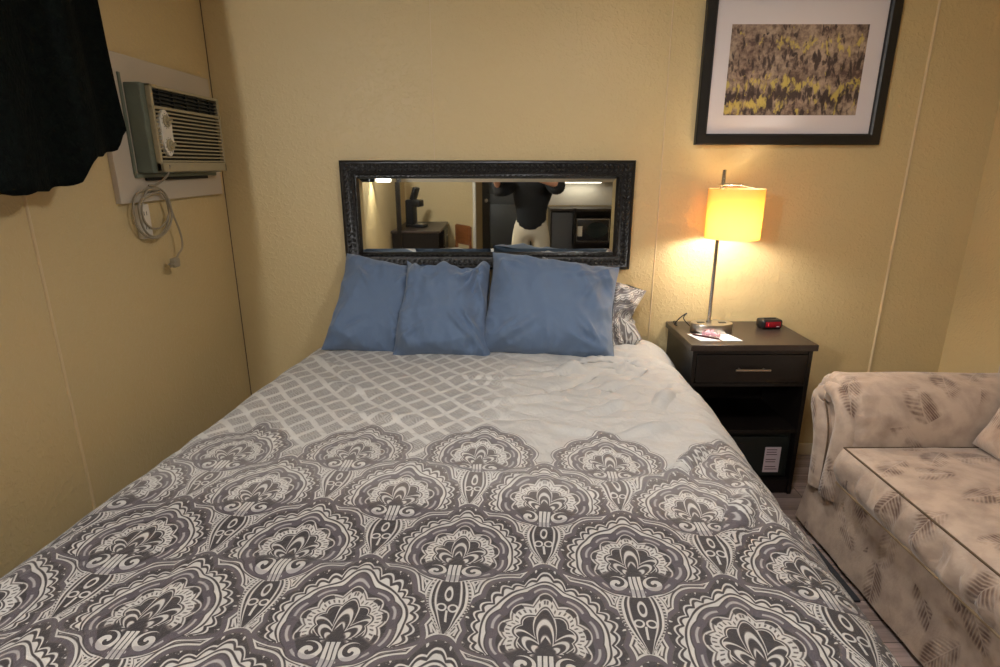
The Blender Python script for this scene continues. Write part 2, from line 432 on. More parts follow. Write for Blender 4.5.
M = dict(
    wall=wall_material(), floor=floor_material(), ceil=mat('ceiling_paint', (232, 226, 212), .9, bump=(60, .3, .003)),
    seam=mat('painted_batten', (206, 184, 144), .5), base=mat('baseboard_paint', (206, 190, 160), .5),
    blk=mat('espresso_veneer', (25, 20, 17), .33, var=(18, (19, 15, 13), (1, 1, 8)), spec=.5),
    top=mat('espresso_top', (58, 47, 40), .34, var=(12, (50, 40, 34), (1, 9, 1)), spec=.5),
    dark=mat('black_void', (12, 12, 13), .7), steel=mat('brushed_steel', (196, 190, 182), .3, 1.0, bump=(300, .1, .001)),
    chrome=mat('polished_chrome', (215, 212, 206), .12, 1.0), frame=mat('carved_black_frame', (15, 13, 12), .28, bump=(120, .5, .003), spec=.6),
    glass=mat('mirror_silver', (226, 229, 225), .015, 1.0), pframe=mat('satin_black_frame', (20, 18, 18), .42),
    mat_=mat('mat_board', (214, 206, 208), .8), art=art_material(),
    blue=mat('slate_blue_cotton', (92, 110, 136), .75, bump=(190, .25, .002, 4), sheen=.25, spec=.3),
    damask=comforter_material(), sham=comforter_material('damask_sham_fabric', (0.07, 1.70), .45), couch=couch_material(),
    welt=mat('couch_piping', (150, 126, 96), .8), weltd=mat('dark_piping', (92, 72, 52), .8),
    plate=mat('white_painted_board', (188, 176, 158), .55, bump=(30, .15, .003)), acb=mat('beige_plastic', (160, 147, 116), .5),
    acg=mat('grey_green_metal', (112, 118, 102), .5, var=(9, (98, 104, 90))), acd=mat('vent_dark', (26, 30, 30), .6),
    cord=mat('grey_cable', (150, 138, 116), .5), curt=mat('black_plush_curtain', (7, 10, 9), .95, bump=(70, .8, .01, 6), sheen=.0, var=(40, (11, 17, 14)), spec=.1),
    plw=mat('white_plastic', (214, 206, 190), .45), plb=mat('black_plastic', (24, 24, 26), .35),
    red=mat('red_display', (120, 10, 24), .15, emit=((150, 16, 34), .12), coat=.5), digit=mat('red_digits', (220, 40, 50), .4, emit=((255, 60, 70), 1.2)),
    paper=mat('white_paper', (236, 232, 228), .75), ink=mat('grey_ink', (140, 132, 140), .8), pink=mat('pink_wrapper', (232, 180, 190), .35),
    pen=mat('maroon_pen', (74, 30, 38), .3), safe=mat('safe_enamel', (24, 28, 24), .5, bump=(260, .2, .001)), label=mat('safe_label', (208, 190, 194), .6),
    mattress=mat('mattress_ticking', (205, 200, 190), .8), bedbase=mat('bed_base_fabric', (40, 38, 38), .85), floor_dark=mat('charcoal_patch', (48, 48, 52), .95, bump=(300, .6, .004)),
    wood=mat('orange_wood', (132, 80, 42), .4, var=(10, (112, 64, 32), (1, 1, 6))), skin=mat('skin', (204, 152, 122), .5), shirt=mat('black_tshirt', (16, 17, 18), .9),
    shorts=mat('khaki_shorts', (188, 178, 156), .85), hair=mat('brown_hair', (52, 38, 28), .7), shoe=mat('grey_shoe', (70, 70, 72), .7),
    door=mat('dim_painted_door', (62, 62, 58), .5), trimw=mat('white_trim', (226, 220, 204), .5), cabw=mat('pale_splash', (220, 212, 196), .5),
    gl=mat('microwave_glass', (34, 44, 42), .08, spec=.8),
)
crumple(M['blue'], 5.0, .02)
def shade_mat():
    m = bpy.data.materials.new('lamp_shade_linen'); m.use_nodes = True; nt = m.node_tree; nt.nodes.remove(nt.nodes['Principled BSDF'])
    out = nt.nodes['Material Output']; d = nt.nodes.new('ShaderNodeBsdfDiffuse'); t = nt.nodes.new('ShaderNodeBsdfTranslucent')
    d.inputs[0].default_value = lin((226, 204, 160)); t.inputs[0].default_value = lin((236, 192, 118))
    mx = nt.nodes.new('ShaderNodeMixShader'); mx.inputs[0].default_value = .5
    nt.links.new(d.outputs[0], mx.inputs[1]); nt.links.new(t.outputs[0], mx.inputs[2]); nt.links.new(mx.outputs[0], out.inputs[0])
    return m
M['shade'] = shade_mat()
def emis(name, col, s):
    m = bpy.data.materials.new(name); m.use_nodes = True; b = m.node_tree.nodes['Principled BSDF']
    b.inputs['Base Color'].default_value = lin(col); b.inputs['Emission Color'].default_value = lin(col); b.inputs['Emission Strength'].default_value = s; return m
M['diff'] = emis('lit_diffuser', (255, 244, 228), 3.0); M['bulb'] = emis('lit_bulb', (255, 220, 150), 12)

# ------------------------------------------------------------------ the room
XL, XR, YB, YR, YK, ZC = -1.303, 2.266, 2.80, -2.52, -3.10, 2.42
def slab(name, *a, m='wall'):
    b = NB(); box(b, *a); return struct(obj(name, b, M[m], sm=0))
slab('floor', XL - .1, XR + .1, YK - .1, YB + .1, -.1, 0, m='floor')
slab('ceiling', XL - .1, XR + .1, YK - .1, YB + .1, ZC, ZC + .1, m='ceil')
slab('wall_back', XL - .1, XR + .1, YB, YB + .1, 0, ZC)
slab('wall_left', XL - .1, XL, YR - .1, YB, 0, ZC)
slab('wall_right', XR, XR + .1, YK, YB, 0, ZC)
slab('wall_rear', XL, -.36, YR - .1, YR, 0, ZC)
slab('wall_entry', -.46, -.36, YK, YR - .1, 0, ZC)
slab('trim_8', -1.215, -1.165, -1.33, -1.28, 0, ZC, m='blk')
slab('wall_kitchen', -.46, XR, YK - .1, YK, 0, ZC)
def seam(n, pts, r=.0045):
    b = NB(); tube(b, pts, r, 8); struct(obj(n, b, M['seam']))
seam('trim_1', [(.752, YB, 0.07), (.757, YB, 1.2), (.752, YB, ZC)], .0035)
seam('trim_2', [(-.305, YB, 0.07), (-.305, YB, ZC)], .0016)
seam('trim_3', [(1.909, YB, 0.07), (1.909, YB, ZC)], .007)
seam('trim_4', [(XL, 1.615, 0.07), (XL, 1.615, ZC)], .0055)
b = NB(); tube(b, [(XL+.001, YB-.001, 0), (XL+.001, YB-.001, ZC)], .0025, 6); struct(obj('trim_5', b, M['weltd']))
for nm, a in (('baseboard_back', (XL, XR, YB - .013, YB, 0, .068)), ('baseboard_left', (XL, XL + .013, YR, YB, 0, .068)), ('baseboard_right', (XR - .013, XR, YK, YB, 0, .068)), ('baseboard_rear', (XL, -.36, YR, YR + .013, 0, .068))):
    b = NB(); rbox(b, *a, r=.004); struct(obj(nm, b, M['base']))
b = NB(); rbox(b, -.375, -.335, YR - .115, YR + .015, 0, 2.1, r=.004); struct(obj('trim_6', b, M['trimw']))
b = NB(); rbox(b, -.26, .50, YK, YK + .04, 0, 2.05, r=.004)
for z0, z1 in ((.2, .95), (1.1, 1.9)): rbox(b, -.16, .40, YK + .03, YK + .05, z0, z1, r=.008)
d = struct(obj('door_painted_dim', b, M['door']))  # dark colour stands in for the dim light at this end of the room
b = NB(); lathe(b, [(.026, 0), (.026, .01), (.01, .012), (.01, .04), (.024, .05), (.026, .065), (.015, .078)], seg=20)
h = obj('door_handle', b, M['steel'], d); h.location = (-.2, YK + .04, 1.0); h.rotation_euler = (-PI / 2, 0, 0)

# ------------------------------------------------------------------ bed (local: +x right, -y to the foot, origin under the pillow end)
bed = thing('bed', 'queen bed in the middle of the room, light grey comforter with dark medallion print', 'bed', (-.05, 2.715, 0), math.radians(-4.2))
b = NB(); rbox(b, -.74, .74, -2.0, -.0, .06, .30, r=.02); obj('bed_base', b, M['bedbase'], bed)
b = NB(); rbox(b, -.76, .76, -2.03, 0.0, .30, .58, r=.05, seg=4); obj('mattress', b, M['mattress'], bed)
for sx in (-.62, .62):
    for sy in (-.12, -1.88):
        b = NB(); lathe(b, [(.022, 0), (.03, .06)], sx, sy, 16); obj('leg', b, M['plb'], bed)
W0, RR, ZT, LEN = .705, .145, .667, 2.0
def side(s, W0=.705):
    """flat coordinate across the cloth -> x, z"""
    q = abs(s); sg = 1 if s >= 0 else -1
    th = math.radians(78)
    if q <= W0: return sg * q, ZT, 0
    a = (q - W0) / RR
    if a <= th: return sg * (W0 + RR * math.sin(a)), ZT - RR * (1 - math.cos(a)), a / th
    e = q - W0 - RR * th
    return sg * (W0 + RR * math.sin(th) + e * math.cos(th)), ZT - RR * (1 - math.cos(th)) - e * math.sin(th), 1
creases = [  # (u, v, angle, length, width, height)
    (.36, .52, -.45, .10, .018, .016), (.42, .60, -.9, .07, .016, -.016), (.28, .50, .1, .14, .014, .010), (.52, .66, -.5, .08, .014, .012),
    (.10, .70, .25, .12, .016, .006), (.20, .84, -.3, .16, .02, .007), (.48, .86, -.6, .12, .018, .009), (.60, 1.02, -.5, .10, .016, .010),
    (.38, 1.05, .3, .08, .014, .006), (.66, .42, -.7, .08, .014, .012), (.62, .55, -.9, .10, .014, -.012), (.05, .62, -.1, .14, .015, .005),
    (.14, .98, .0, .08, .016, -.006), (.30, .72, -.8, .10, .018, -.008), (.70, .75, -1.1, .12, .016, .010), (.55, .46, .15, .12, .012, .009), (.48,.38,-.2,.16,.012,.010),
    (-.45, .75, .5, .16, .03, .005), (-.25, 1.0, .2, .2, .03, .005), (-.6, 1.1, .9, .2, .03, .006), (.1, 1.35, .15, .25, .03, .005), (.5, 1.35, -.5, .2, .025, .006), (-.62, .5, .8, .2, .02, .006),
    (.68, 1.2, -.9, .10, .012, .010), (.74, 1.45, -1.1, .14, .02, .010), (-.1, 1.75, .1, .3, .03, .004)]
def duv(s, v):
    """s across, v from the head, both measured on the cloth"""
    Wv = W0 + .045 * min(v, 1.9); s0 = s
    x, z, k = side(s, Wv)
    vv = v; y = -v
    if v > LEN:
        a = (v - LEN) / RR
        if a < PI / 2: y = -(LEN + RR * math.sin(a)); z -= RR * (1 - math.cos(a))
        else: y = -(LEN + RR) - .05 * (a - PI / 2) * RR; z -= RR + (a - PI / 2) * RR
        z = max(z, .10)
    if v < .03: z -= (.03 - v) * .8
    p = Vector((s * 1.0, v * 1.0, 0))
    dz = .010 * fbm(p * 2.2 + Vector((3, 1, 0))) + .0055 * fbm(p * 6.5, 3) 
    right = max(0, min(1, (s + .1) / .5)) * max(0, min(1, (1.25 - v) / .4))
    dz += .011 * right * (1 - abs(noise.noise(Vector((s * 6 + v * 3, v * 11 - s * 4, 2)))) * 2.4)
    for cu, cv, an, L, w, h in creases:
        du, dv = s - cu, v - cv; ca, sa = math.cos(an), math.sin(an)
        a = du * ca + dv * sa; c = -du * sa + dv * ca
        if abs(a) < 3 * L and abs(c) < 4 * w: dz += 2.2 * h * math.exp(-(a / L) ** 2 - (c / (w * .85)) ** 2)
    dz += .018 * math.exp(-(s / .55) ** 2 * 1.2) 
    n = Vector((math.copysign(math.sin(math.radians(78) * k), s), 0, math.cos(math.radians(78) * k)))
    fold = 0
    if k >= .6: fold = .02 * (k - .6) / .4 * math.sin(v * 17 + 2 * math.sin(v * 5)) * min(1, max(0, (abs(s) - Wv - .1) / .15))
    q = Vector((x, y, z)) + n * dz
    q.x += math.copysign(fold, s)
    q.z = max(q.z, .075)
    lim = .872 + .073 * v + max(0, v - .42) * 2.0      # pressed against the nightstand
    if q.x > lim: q.x = lim
    return q
b = NB(); uvl = b.loops.layers.uv.new('cloth')
SM, VM = W0 + .60, LEN + .62
grid(b, lambda i, j: duv((i * 2 - 1) * SM, j * VM), 340, 330, uvl, lambda i, j: ((i * 2 - 1) * SM - .085, j * VM + .045))
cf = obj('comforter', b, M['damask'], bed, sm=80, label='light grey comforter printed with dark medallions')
md = cf.modifiers.new('thick', 'SOLIDIFY'); md.thickness = .022; md.offset = -1; md.use_quality_normals = True

# ------------------------------------------------------------------ pillows
def pillow(name, label, m, w, h, t, loc, rot, seed=0, sag=.0, group=None, cat='pillow', fold=1.0, ears=.07, roll=0, taper=0, lump=0):
    b = NB(); n = 80; uvl = b.loops.layers.uv.new('cloth')
    sv = Vector((seed * 3.7, seed * 1.3, 0)); rg = random.Random(seed * 17); cre = []
    for k in range(9):
        cx_, cy_ = rg.choice(((-1, -1), (1, -1), (1, -1), (-1, -1), (1, 1), (-1, 1)))
        an_ = math.atan2(-cy_ * h, -cx_ * w) + rg.uniform(-.5, .5)
        px_, py_ = cx_ * w * .40 + math.cos(an_) * .09 * rg.uniform(.6, 1.4), cy_ * h * .40 + math.sin(an_) * .09 * rg.uniform(.6, 1.4)
        cre.append((px_, py_, an_, rg.uniform(.05, .10), rg.uniform(.009, .016), rg.choice((-1, 1, 1)) * rg.uniform(.008, .014)))
    def f(sgn):
        def g(i, j):
            u, v = i * 2 - 1, j * 2 - 1
            x = w / 2 * u * (1 - ears * (1 - v * v) * abs(u)); y = h / 2 * v * (1 - ears * (1 - u * u) * abs(v))
            e = max(0, (1 - abs(u) ** 2.6)) ** .55 * max(0, (1 - abs(v) ** 2.6)) ** .55
            z = sgn * t / 2 * e
            edge = 1 - e
            p = Vector((x, y, sgn * .2)) + sv
            # soft creases
            q = Vector((x * 1.0 + y * .45, y * 1.0 - x * .35, seed * 2.1))
            r1 = 1 - 2.4 * abs(noise.noise(Vector((q.x * 9, q.y * 3.2, q.z))))
            r2 = 1 - 2.4 * abs(noise.noise(Vector((q.y * 11 + 5, q.x * 4, q.z + 7))))
            r3 = 1 - 2.4 * abs(noise.noise(Vector((x * 21 + 3, y * 16, q.z + 3))))
            cw = min(1, math.hypot(u, v) ** 1.5)
            ww = 1.5 * fold * (.010 * r1 * (.35 + .65 * cw) + .007 * r2 * cw + .0035 * r3 * cw) + .012 * fbm(p * 5, 2)
            for cu_, cv_, ca_, cl_, cw_, ch_ in cre:
                du_, dv_ = x - cu_, y - cv_; aa = du_ * math.cos(ca_) + dv_ * math.sin(ca_); cc = -du_ * math.sin(ca_) + dv_ * math.cos(ca_) + .5 * aa * aa
                ww += ch_ * fold * math.exp(-(aa / cl_) ** 2 - (cc / cw_) ** 2)
            z += sgn * ww * min(1, e * 2.5)
            x += fbm(p * 5 + Vector((9, 0, 0)), 2) * .012; y += fbm(p * 5 + Vector((0, 9, 0)), 2) * .012
            if lump: y += lump * max(0, v) ** 3 * math.sin(u * 7 + seed) * .6 + lump * max(0, v) ** 3 * noise.noise(Vector((u * 4, 0, seed)))
            y -= sag * (1 - v * v) * .5
            z += .03 * (1 - v) * .5 * e * sgn
            x *= 1 - taper * (v + 1) / 2
            z += .02 * math.sin(u * 1.7 + seed) * (v * .5)
            cr_, sr_ = math.cos(roll), math.sin(roll); x, y = x * cr_ - y * sr_, x * sr_ + y * cr_
            return Vector((x, y, z))
        return g
    uvf = lambda i, j: ((i - .5) * w, (j - .5) * h + .0)
    grid(b, f(1), n, n, uvl, uvf); grid(b, f(-1), n, n, uvl, uvf)
    bmesh.ops.remove_doubles(b, verts=b.verts, dist=.0008)
    o = obj(name, b, m, sm=180)
    o.location = loc; o.rotation_euler = rot
    tag(o, label, cat, group); return o
def R(x, y, z): return (math.radians(x), math.radians(y), math.radians(z))
pillow('pillow', 'slate blue pillow at the left end of the row against the mirror', M['blue'], .43, .475, .17, (-.560, 2.600, .866), R(58, 2, 4), 1, roll=-.13, taper=.12, fold=1.2, group='blue pillows on the bed')
pillow('pillow', 'narrow crumpled slate blue pillow in the middle of the three blue ones', M['blue'], .445, .455, .16, (-.250, 2.525, .866), R(56, 0, -2), 2, fold=1.7, roll=-.02, taper=.13, lump=.03, group='blue pillows on the bed')
pillow('pillow', 'largest slate blue pillow, at the right end of the blue row beside the patterned one', M['blue'], .61, .485, .21, (.228, 2.522, .876), R(57, 0, -2), 3, fold=1.3, roll=-.10, taper=.04, group='blue pillows on the bed')
pillow('sham_pillow', 'grey and white medallion print pillow standing behind the largest blue pillow', M['sham'], .52, .37, .17, (.388, 2.662, .838), R(72, 0, 0), 5, fold=1.8, roll=-.32, group='patterned pillows')
pillow('sham_pillow', 'grey and white printed pillow lying flat under the patterned pillow, near the nightstand', M['sham'], .56, .20, .12, (.385, 2.655, .735), R(4, 0, 0), 6, fold=1.6, group='patterned pillows')

# ------------------------------------------------------------------ wall mirror
mr = thing('wall_mirror', 'wide wall mirror in carved black frame hanging above the bed pillows', 'mirror', (-.0585, YB, 1.267))
hw, hh = .6865, .254        # outer half size
prof = [(0, 0), (0, -.030), (.004, -.036), (.012, -.037), (.018, -.031), (.030, -.030), (.044, -.026), (.056, -.020), (.060, -.019), (.064, -.023), (.072, -.023), (.076, -.016), (.082, -.010), (.082, 0)]
b = NB()
rings = []
for d_, y_ in prof:
    rings.append([b.verts.new((sx * (hw - d_), y_, sz * (hh - d_))) for sx, sz in ((-1, -1), (1, -1), (1, 1), (-1, 1))])
for A, B in zip(rings, rings[1:]):
    for q in range(4): b.faces.new((A[q], A[(q + 1) % 4], B[(q + 1) % 4], B[q]))
def leaf_bead(bm, c, d, l, w, h, tilt=0):
    """little carved acanthus tongue: pointed ellipsoid"""
    c = Vector(c); d = Vector(d).normalized(); n = Vector((0, -1, 0)); s = d.cross(n)
    d = (d + s * tilt).normalized(); s = d.cross(n)
    k = 6; rows = []
    for i in range(5):
        t = i / 4; r = math.sin(PI * (t ** .8)) 
        rows.append([bm.verts.new(c + d * (t - .5) * l + (s * math.cos(q * PI / (k - 1)) * w * r) + n * (math.sin(q * PI / (k - 1)) * h * r)) for q in range(k)])
    for A, B in zip(rows, rows[1:]):
        for q in range(k - 1): bm.faces.new((A[q], A[q + 1], B[q + 1], B[q]))
def run(length, fixed, horiz, sg):
    n = int(length / .024)
    for i in range(n + 1):
        p = -length / 2 + length * i / n
        for off, yy, l, w, h, tl in ((.026, -.030, .029, .0085, .009, .75), (.045, -.0255, .026, .0075, .009, -.75)):
            o_ = fixed - off * (1 if fixed > 0 else -1)
            if horiz: leaf_bead(b, (p, yy, o_), (1, 0, 0), l, w, h, tl)
            else: leaf_bead(b, (o_, yy, p), (0, 0, 1), l, w, h, tl)
        if horiz: leaf_bead(b, (p, -.023, fixed - .068 * (1 if fixed > 0 else -1)), (1, 0, 0), .018, .0045, .006)
        else: leaf_bead(b, (fixed - .068 * (1 if fixed > 0 else -1), -.023, p), (0, 0, 1), .018, .0045, .006)
for s_ in (-1, 1):
    run(2 * hw - .08, s_ * hh, True, s_); run(2 * hh - .08, s_ * hw, False, s_)
obj('frame', b, M['frame'], mr, sm=50)
b = NB(); gi, gz, bv = hw - .081, hh - .081, .017
o4 = [b.verts.new((sx * gi, -.0085, sz * gz)) for sx, sz in ((-1, -1), (1, -1), (1, 1), (-1, 1))]
i4 = [b.verts.new((sx * (gi - bv), -.0105, sz * (gz - bv))) for sx, sz in ((-1, -1), (1, -1), (1, 1), (-1, 1))]
k4 = [b.verts.new((sx * gi, -.002, sz * gz)) for sx, sz in ((-1, -1), (1, -1), (1, 1), (-1, 1))]
b.faces.new(i4)
for q in range(4):
    b.faces.new((o4[q], o4[(q + 1) % 4], i4[(q + 1) % 4], i4[q])); b.faces.new((k4[q], k4[(q + 1) % 4], o4[(q + 1) % 4], o4[q]))
b.faces.new(k4[::-1]); obj('mirror_glass', b, M['glass'], mr, sm=0, label='bevelled mirror glass')

# ------------------------------------------------------------------ picture
pc = thing('framed_picture', 'framed abstract print in brown and yellow with white mat above the lamp', 'picture', (1.316, YB, 1.912), 0)
pw, ph = .421, .323
b = NB()
def frame_ring(b, w, h, prof):
    rg = [[b.verts.new((sx * (w - d_), y_, sz * (h - d_))) for sx, sz in ((-1, -1), (1, -1), (1, 1), (-1, 1))] for d_, y_ in prof]
    for A, B in zip(rg, rg[1:]):
        for q in range(4): b.faces.new((A[q], A[(q + 1) % 4], B[(q + 1) % 4], B[q]))
frame_ring(b, pw, ph, [(0, 0), (0, -.028), (.004, -.032), (.040, -.030), (.047, -.024), (.049, -.008), (.049, 0)])
obj('frame', b, M['pframe'], pc, sm=20)
b = NB(); ow, oh = pw - .047, ph - .047
Q = [[b.verts.new(p) for p in ps] for ps in (
    [(-ow, -.011, -oh), (ow, -.011, -oh), (ow, -.011, oh), (-ow, -.011, oh)],
    [(-.301, -.011, -.195), (.301, -.011, -.195), (.301, -.011, .178), (-.301, -.011, .178)],
    [(-.303, -.004, -.197), (.303, -.004, -.197), (.303, -.004, .180), (-.303, -.004, .180)])]
for A, B in zip(Q, Q[1:]):
    for q in range(4): b.faces.new((A[q], A[(q + 1) % 4], B[(q + 1) % 4], B[q]))
obj('mat_board', b, M['mat_'], pc, sm=0)
b = NB(); box(b, -.304, .304, -.0085, -.003, .003, .382); o = obj('print', b, M['art'], pc, sm=0, label='brown, black and yellow brushed abstract print'); o.location = (0, 0, -.201)

# ------------------------------------------------------------------ nightstand
NX0, NX1, NY0, NZ = .835, 1.395, 2.395, .745
ns = thing('nightstand', 'dark espresso nightstand with one drawer beside the bed', 'nightstand', ((NX0 + NX1) / 2, (NY0 + YB) / 2, 0))
ox, oy = ns.location.x, ns.location.y
hx = (NX1 - NX0) / 2 - .015; y0, y1 = NY0 + .012 - oy, YB - .006 - oy
b = NB()
rbox(b, -hx, -hx + .018, y0, y1, 0, .716, .001); rbox(b, hx - .018, hx, y0, y1, 0, .716, .001)
rbox(b, -hx + .018, hx - .018, y1 - .01, y1, .05, .716, .001)
rbox(b, -hx + .018, hx - .018, y0 + .004, y1 - .01, .545, .562, .001)
rbox(b, -hx + .018, hx - .018, y0 + .004, y1 - .01, .315, .333, .001)
rbox(b, -hx + .018, hx - .018, y0 + .004, y1 - .01, .055, .073, .001)
rbox(b, -hx + .018, hx - .018, y0 + .010, y0 + .026, 0, .055, .001)
rbox(b, -hx + .018, hx - .018, y0 + .004, y0 + .02, .698, .716, .001)
obj('body', b, M['blk'], ns, sm=20)
b = NB(); rbox(b, NX0 - ox, NX1 - ox, NY0 - oy, YB - .002 - oy, .716, NZ, .003); obj('top', b, M['top'], ns, sm=20, label='flat rectangular top overhanging the sides')
b = NB(); rbox(b, -hx + .021, hx - .021, y0 - .001, y0 + .017, .565, .696, .0015); rbox(b, -hx + .03, hx - .03, y0 + .017, y1 - .05, .568, .66, .001)
dr = obj('drawer', b, M['blk'], ns, sm=20)
b = NB(); hz = .632; tube(b, [(-.077, y0 - .024, hz), (.077, y0 - .024, hz)], .0048, 10)
for s_ in (-.055, .055): tube(b, [(s_, y0 - .001, hz), (s_, y0 - .024, hz)], .004, 8)
obj('handle', b, M['steel'], dr, label='thin steel bar handle')
sf = thing('safe', 'small dark safe with white label inside the bottom of the nightstand', 'safe', (1.14, 2.57, .073))
b = NB(); rbox(b, -.215, .215, -.135, .17, 0, .235, .004); frame = obj('body', b, M['safe'], sf, sm=20)
b = NB(); rbox(b, -.197, .197, -.146, -.135, .015, .218, .004); dd = obj('door', b, M['safe'], sf, sm=20)
b = NB(); rbox(b, -.125, -.005, -.151, -.145, .05, .185, .003); kp = obj('keypad', b, M['plb'], dd, sm=20)
b = NB()
for i in range(3):
    for j in range(4): rbox(b, -.105 + i * .03, -.087 + i * .03, -.1535, -.151, .07 + j * .026, .083 + j * .026, .001)
obj('key_button', b, M['label'], dd, sm=20)['label'] = 'pale grey key buttons'
b = NB(); rbox(b, .098, .172, -.1475, -.146, .035, .165, .0004); lb = obj('label', b, M['label'], dd, sm=0, label='white paper label with lines of print')
b = NB()
for i in range(9):
    if i in (3, 6): continue
    box(b, .106, .106 + random.uniform(.045, .058), -.1481, -.1474, .150 - i * .0125, .1535 - i * .0125)
obj('print', b, M['pen'], dd, sm=0)

# ------------------------------------------------------------------ table lamp
lp = thing('table_lamp', 'brushed steel table lamp with lit cream drum shade on the nightstand', 'lamp', (.998, 2.615, NZ))
b = NB(); lathe(b, [(.001, 0), (.096, 0), (.098, .004), (.098, .038), (.095, .043), (.001, .043)], seg=48, sy=.62, cap=False); base = obj('base', b, M['steel'], lp, sm=30, label='oval steel base with two sockets on top')
for sx in (-.052, .048):
    b = NB(); rbox(b, sx - .017, sx + .017, -.011, .011, .0415, .0445, .001); obj('socket', b, M['plb'], base)
    b = NB(); rbox(b, sx - .008, sx + .008, .002 - .062, .012 - .062, .012, .03, .001); 
    b.free()
b = NB(); lathe(b, [(.012, .043), (.012, .056), (.0085, .060), (.0085, .735)], -.015, 0, 20); obj('pole', b, M['chrome'], lp, sm=30)
b = NB()
ring = [(.012 + .045 * math.cos(a * PI / 16), .036 * math.sin(a * PI / 16), .672) for a in range(32)]
tube(b, ring, .0035, 8, closed=True); tube(b, [(-.032, 0, .672), (.057, 0, .672)], .003, 8)
for a in (PI / 2, 7 * PI / 6, 11 * PI / 6): tube(b, [(.012 + .04 * math.cos(a), .033 * math.sin(a), .672), (.046 + .115 * math.cos(a), .115 * math.sin(a), .650)], .002, 6)
obj('shade_carrier', b, M['chrome'], lp, sm=60)
b = NB(); lathe(b, [(.117, .438), (.118, .438), (.119, .655), (.118, .655), (.117, .438)], .048, 0, 64, cap=False); bmesh.ops.remove_doubles(b, verts=b.verts, dist=1e-5)
obj('lamp_shade', b, M['shade'], lp, sm=40, label='cream drum shade glowing warm from the bulb inside')
b = NB(); lathe(b, [(.002, .615), (.014, .612), (.014, .58), (.028, .55), (.031, .525), (.024, .503), (.002, .494)], .045, 0, 20); obj('bulb', b, M['bulb'], lp, sm=60)
b = NB(); tube(b, spline([(-.095, .02, .02), (-.125, .03, .055), (-.105, .05, .075), (-.135, .055, .05), (-.15, .075, .015), (-.13, .10, .003), (-.13, .16, .004), (-.13, .168, -.10), (-.13, .168, -.30)], 6), .0028, 6)
o = obj('cord', b, M['plb'], lp, sm=60)

ck = thing('alarm_clock', 'small black alarm clock with red display on the nightstand', 'clock', (1.298, 2.675, NZ), math.radians(6))
b = NB(); rbox(b, -.052, .052, -.032, .032, .003, .046, .011, 4); rbox(b, -.045, .045, -.026, .026, 0, .008, .002); obj('case', b, M['plb'], ck, sm=40)
b = NB(); rbox(b, -.036, .040, -.0345, -.030, .011, .038, .003, 2); dp = obj('display', b, M['red'], ck, sm=30, label='red display window')
b = NB()
segs = {'1': 'bc', '0': 'abcdef', '2': 'abged', '4': 'fgbc'}
def digit(b, ch, x, z, w=.0075, h=.014, t=.0012):
    for c_ in segs[ch]:
        bx = dict(a=(x, x + w, z + h - t, z + h), d=(x, x + w, z, z + t), g=(x, x + w, z + h / 2, z + h / 2 + t), f=(x, x + t, z + h / 2, z + h), e=(x, x + t, z, z + h / 2), b=(x + w - t, x + w, z + h / 2, z + h), c=(x + w - t, x + w, z, z + h / 2))[c_]
        box(b, bx[0], bx[1], -.0352, -.0344, bx[2], bx[3])
for i, ch in enumerate('1'): digit(b, ch, -.030 + i * .014, .018)
obj('digit', b, M['digit'], ck, sm=0)
b = NB(); box(b, .018, .032, -.0352, -.0344, .0125, .0155); obj('mark', b, M['label'], ck, sm=0)
b = NB(); rbox(b, -.028, .028, -.008, .008, .045, .050, .002); obj('snooze_button', b, M['plb'], ck, sm=30)

def sheet(b, pts, z, t=.0012):
    prism(b, pts, 'z', z, z + t)
o_ = thing('note_pad', 'white note sheet under a pen and wrapped sweets, left of the folded card', 'paper', (.945, 2.51, NZ), 0)
b = NB(); sheet(b, [(-.075, .055), (-.048, -.055), (.040, -.055), (.022, .055)], 0, .002); obj('sheet', b, M['paper'], o_, sm=0)
cd = thing('folded_card', 'white printed card at the front of the nightstand, right of the pen', 'paper', (1.035, 2.51, NZ))
b = NB(); sheet(b, [(-.055, .055), (-.040, -.055), (.050, -.055), (.022, .052)], .0005, .0016)
obj('card', b, M['paper'], cd, sm=0)
b = NB()
for i in range(4): box(b, -.030 + i * .002, .010 - i * .003, .030 - i * .014, .034 - i * .014, .0022, .0026)
obj('print', b, M['ink'], cd, sm=0)
pn = thing('pen', 'dark maroon pen lying across the white note sheet', 'pen', (.935, 2.505, NZ + .0065), math.radians(-38))
b = NB(); t_ = NB(); lathe(t_, [(.0008, -.066), (.004, -.054), (.0042, .055), (.003, .062)], seg=12); merge(b, t_, Matrix.Rotation(PI / 2, 4, 'Y')); obj('barrel', b, M['pen'], pn, sm=40)
b = NB(); rbox(b, .02, .058, -.001, .001, .004, .0062, .0005); obj('clip', b, M['chrome'], pn)
def candy(lab, x, y, rz, s=1.0):
    b = NB(); t_ = NB(); lathe(t_, [(.012, -.026), (.004, -.014), (.0105, -.008), (.0115, 0), (.0105, .008), (.004, .014), (.013, .027)], seg=14, sy=.75); merge(b, t_, Matrix.Rotation(PI / 2, 4, 'Y'))
    for v in b.verts: v.co += Vector((0, 0, fbm(v.co * 120, 2) * .002))
    o = obj('wrapped_sweet', b, M['pink'], sm=50); o.location = (x, y, NZ + .0125); o.rotation_euler = (0, 0, rz); o.scale = (s, s, s)
    tag(o, lab, 'sweet', 'sweets on the note sheet')
candy('pink wrapped sweet on the note sheet, nearer the lamp base', .958, 2.545, .5, 1.1)
candy('pink wrapped sweet on the note sheet, nearer the folded card', .975, 2.515, -.7, 1.0)

# ------------------------------------------------------------------ couch
co = thing('couch', 'beige fern patterned couch with rolled arms against the right wall', 'couch', (1.80, 1.40, 0))
cx, cy = 1.80, 1.40
def L(p): return (p[0] - cx, p[1] - cy, p[2])
YA, YN = 2.335, .42     # far and near outer sides
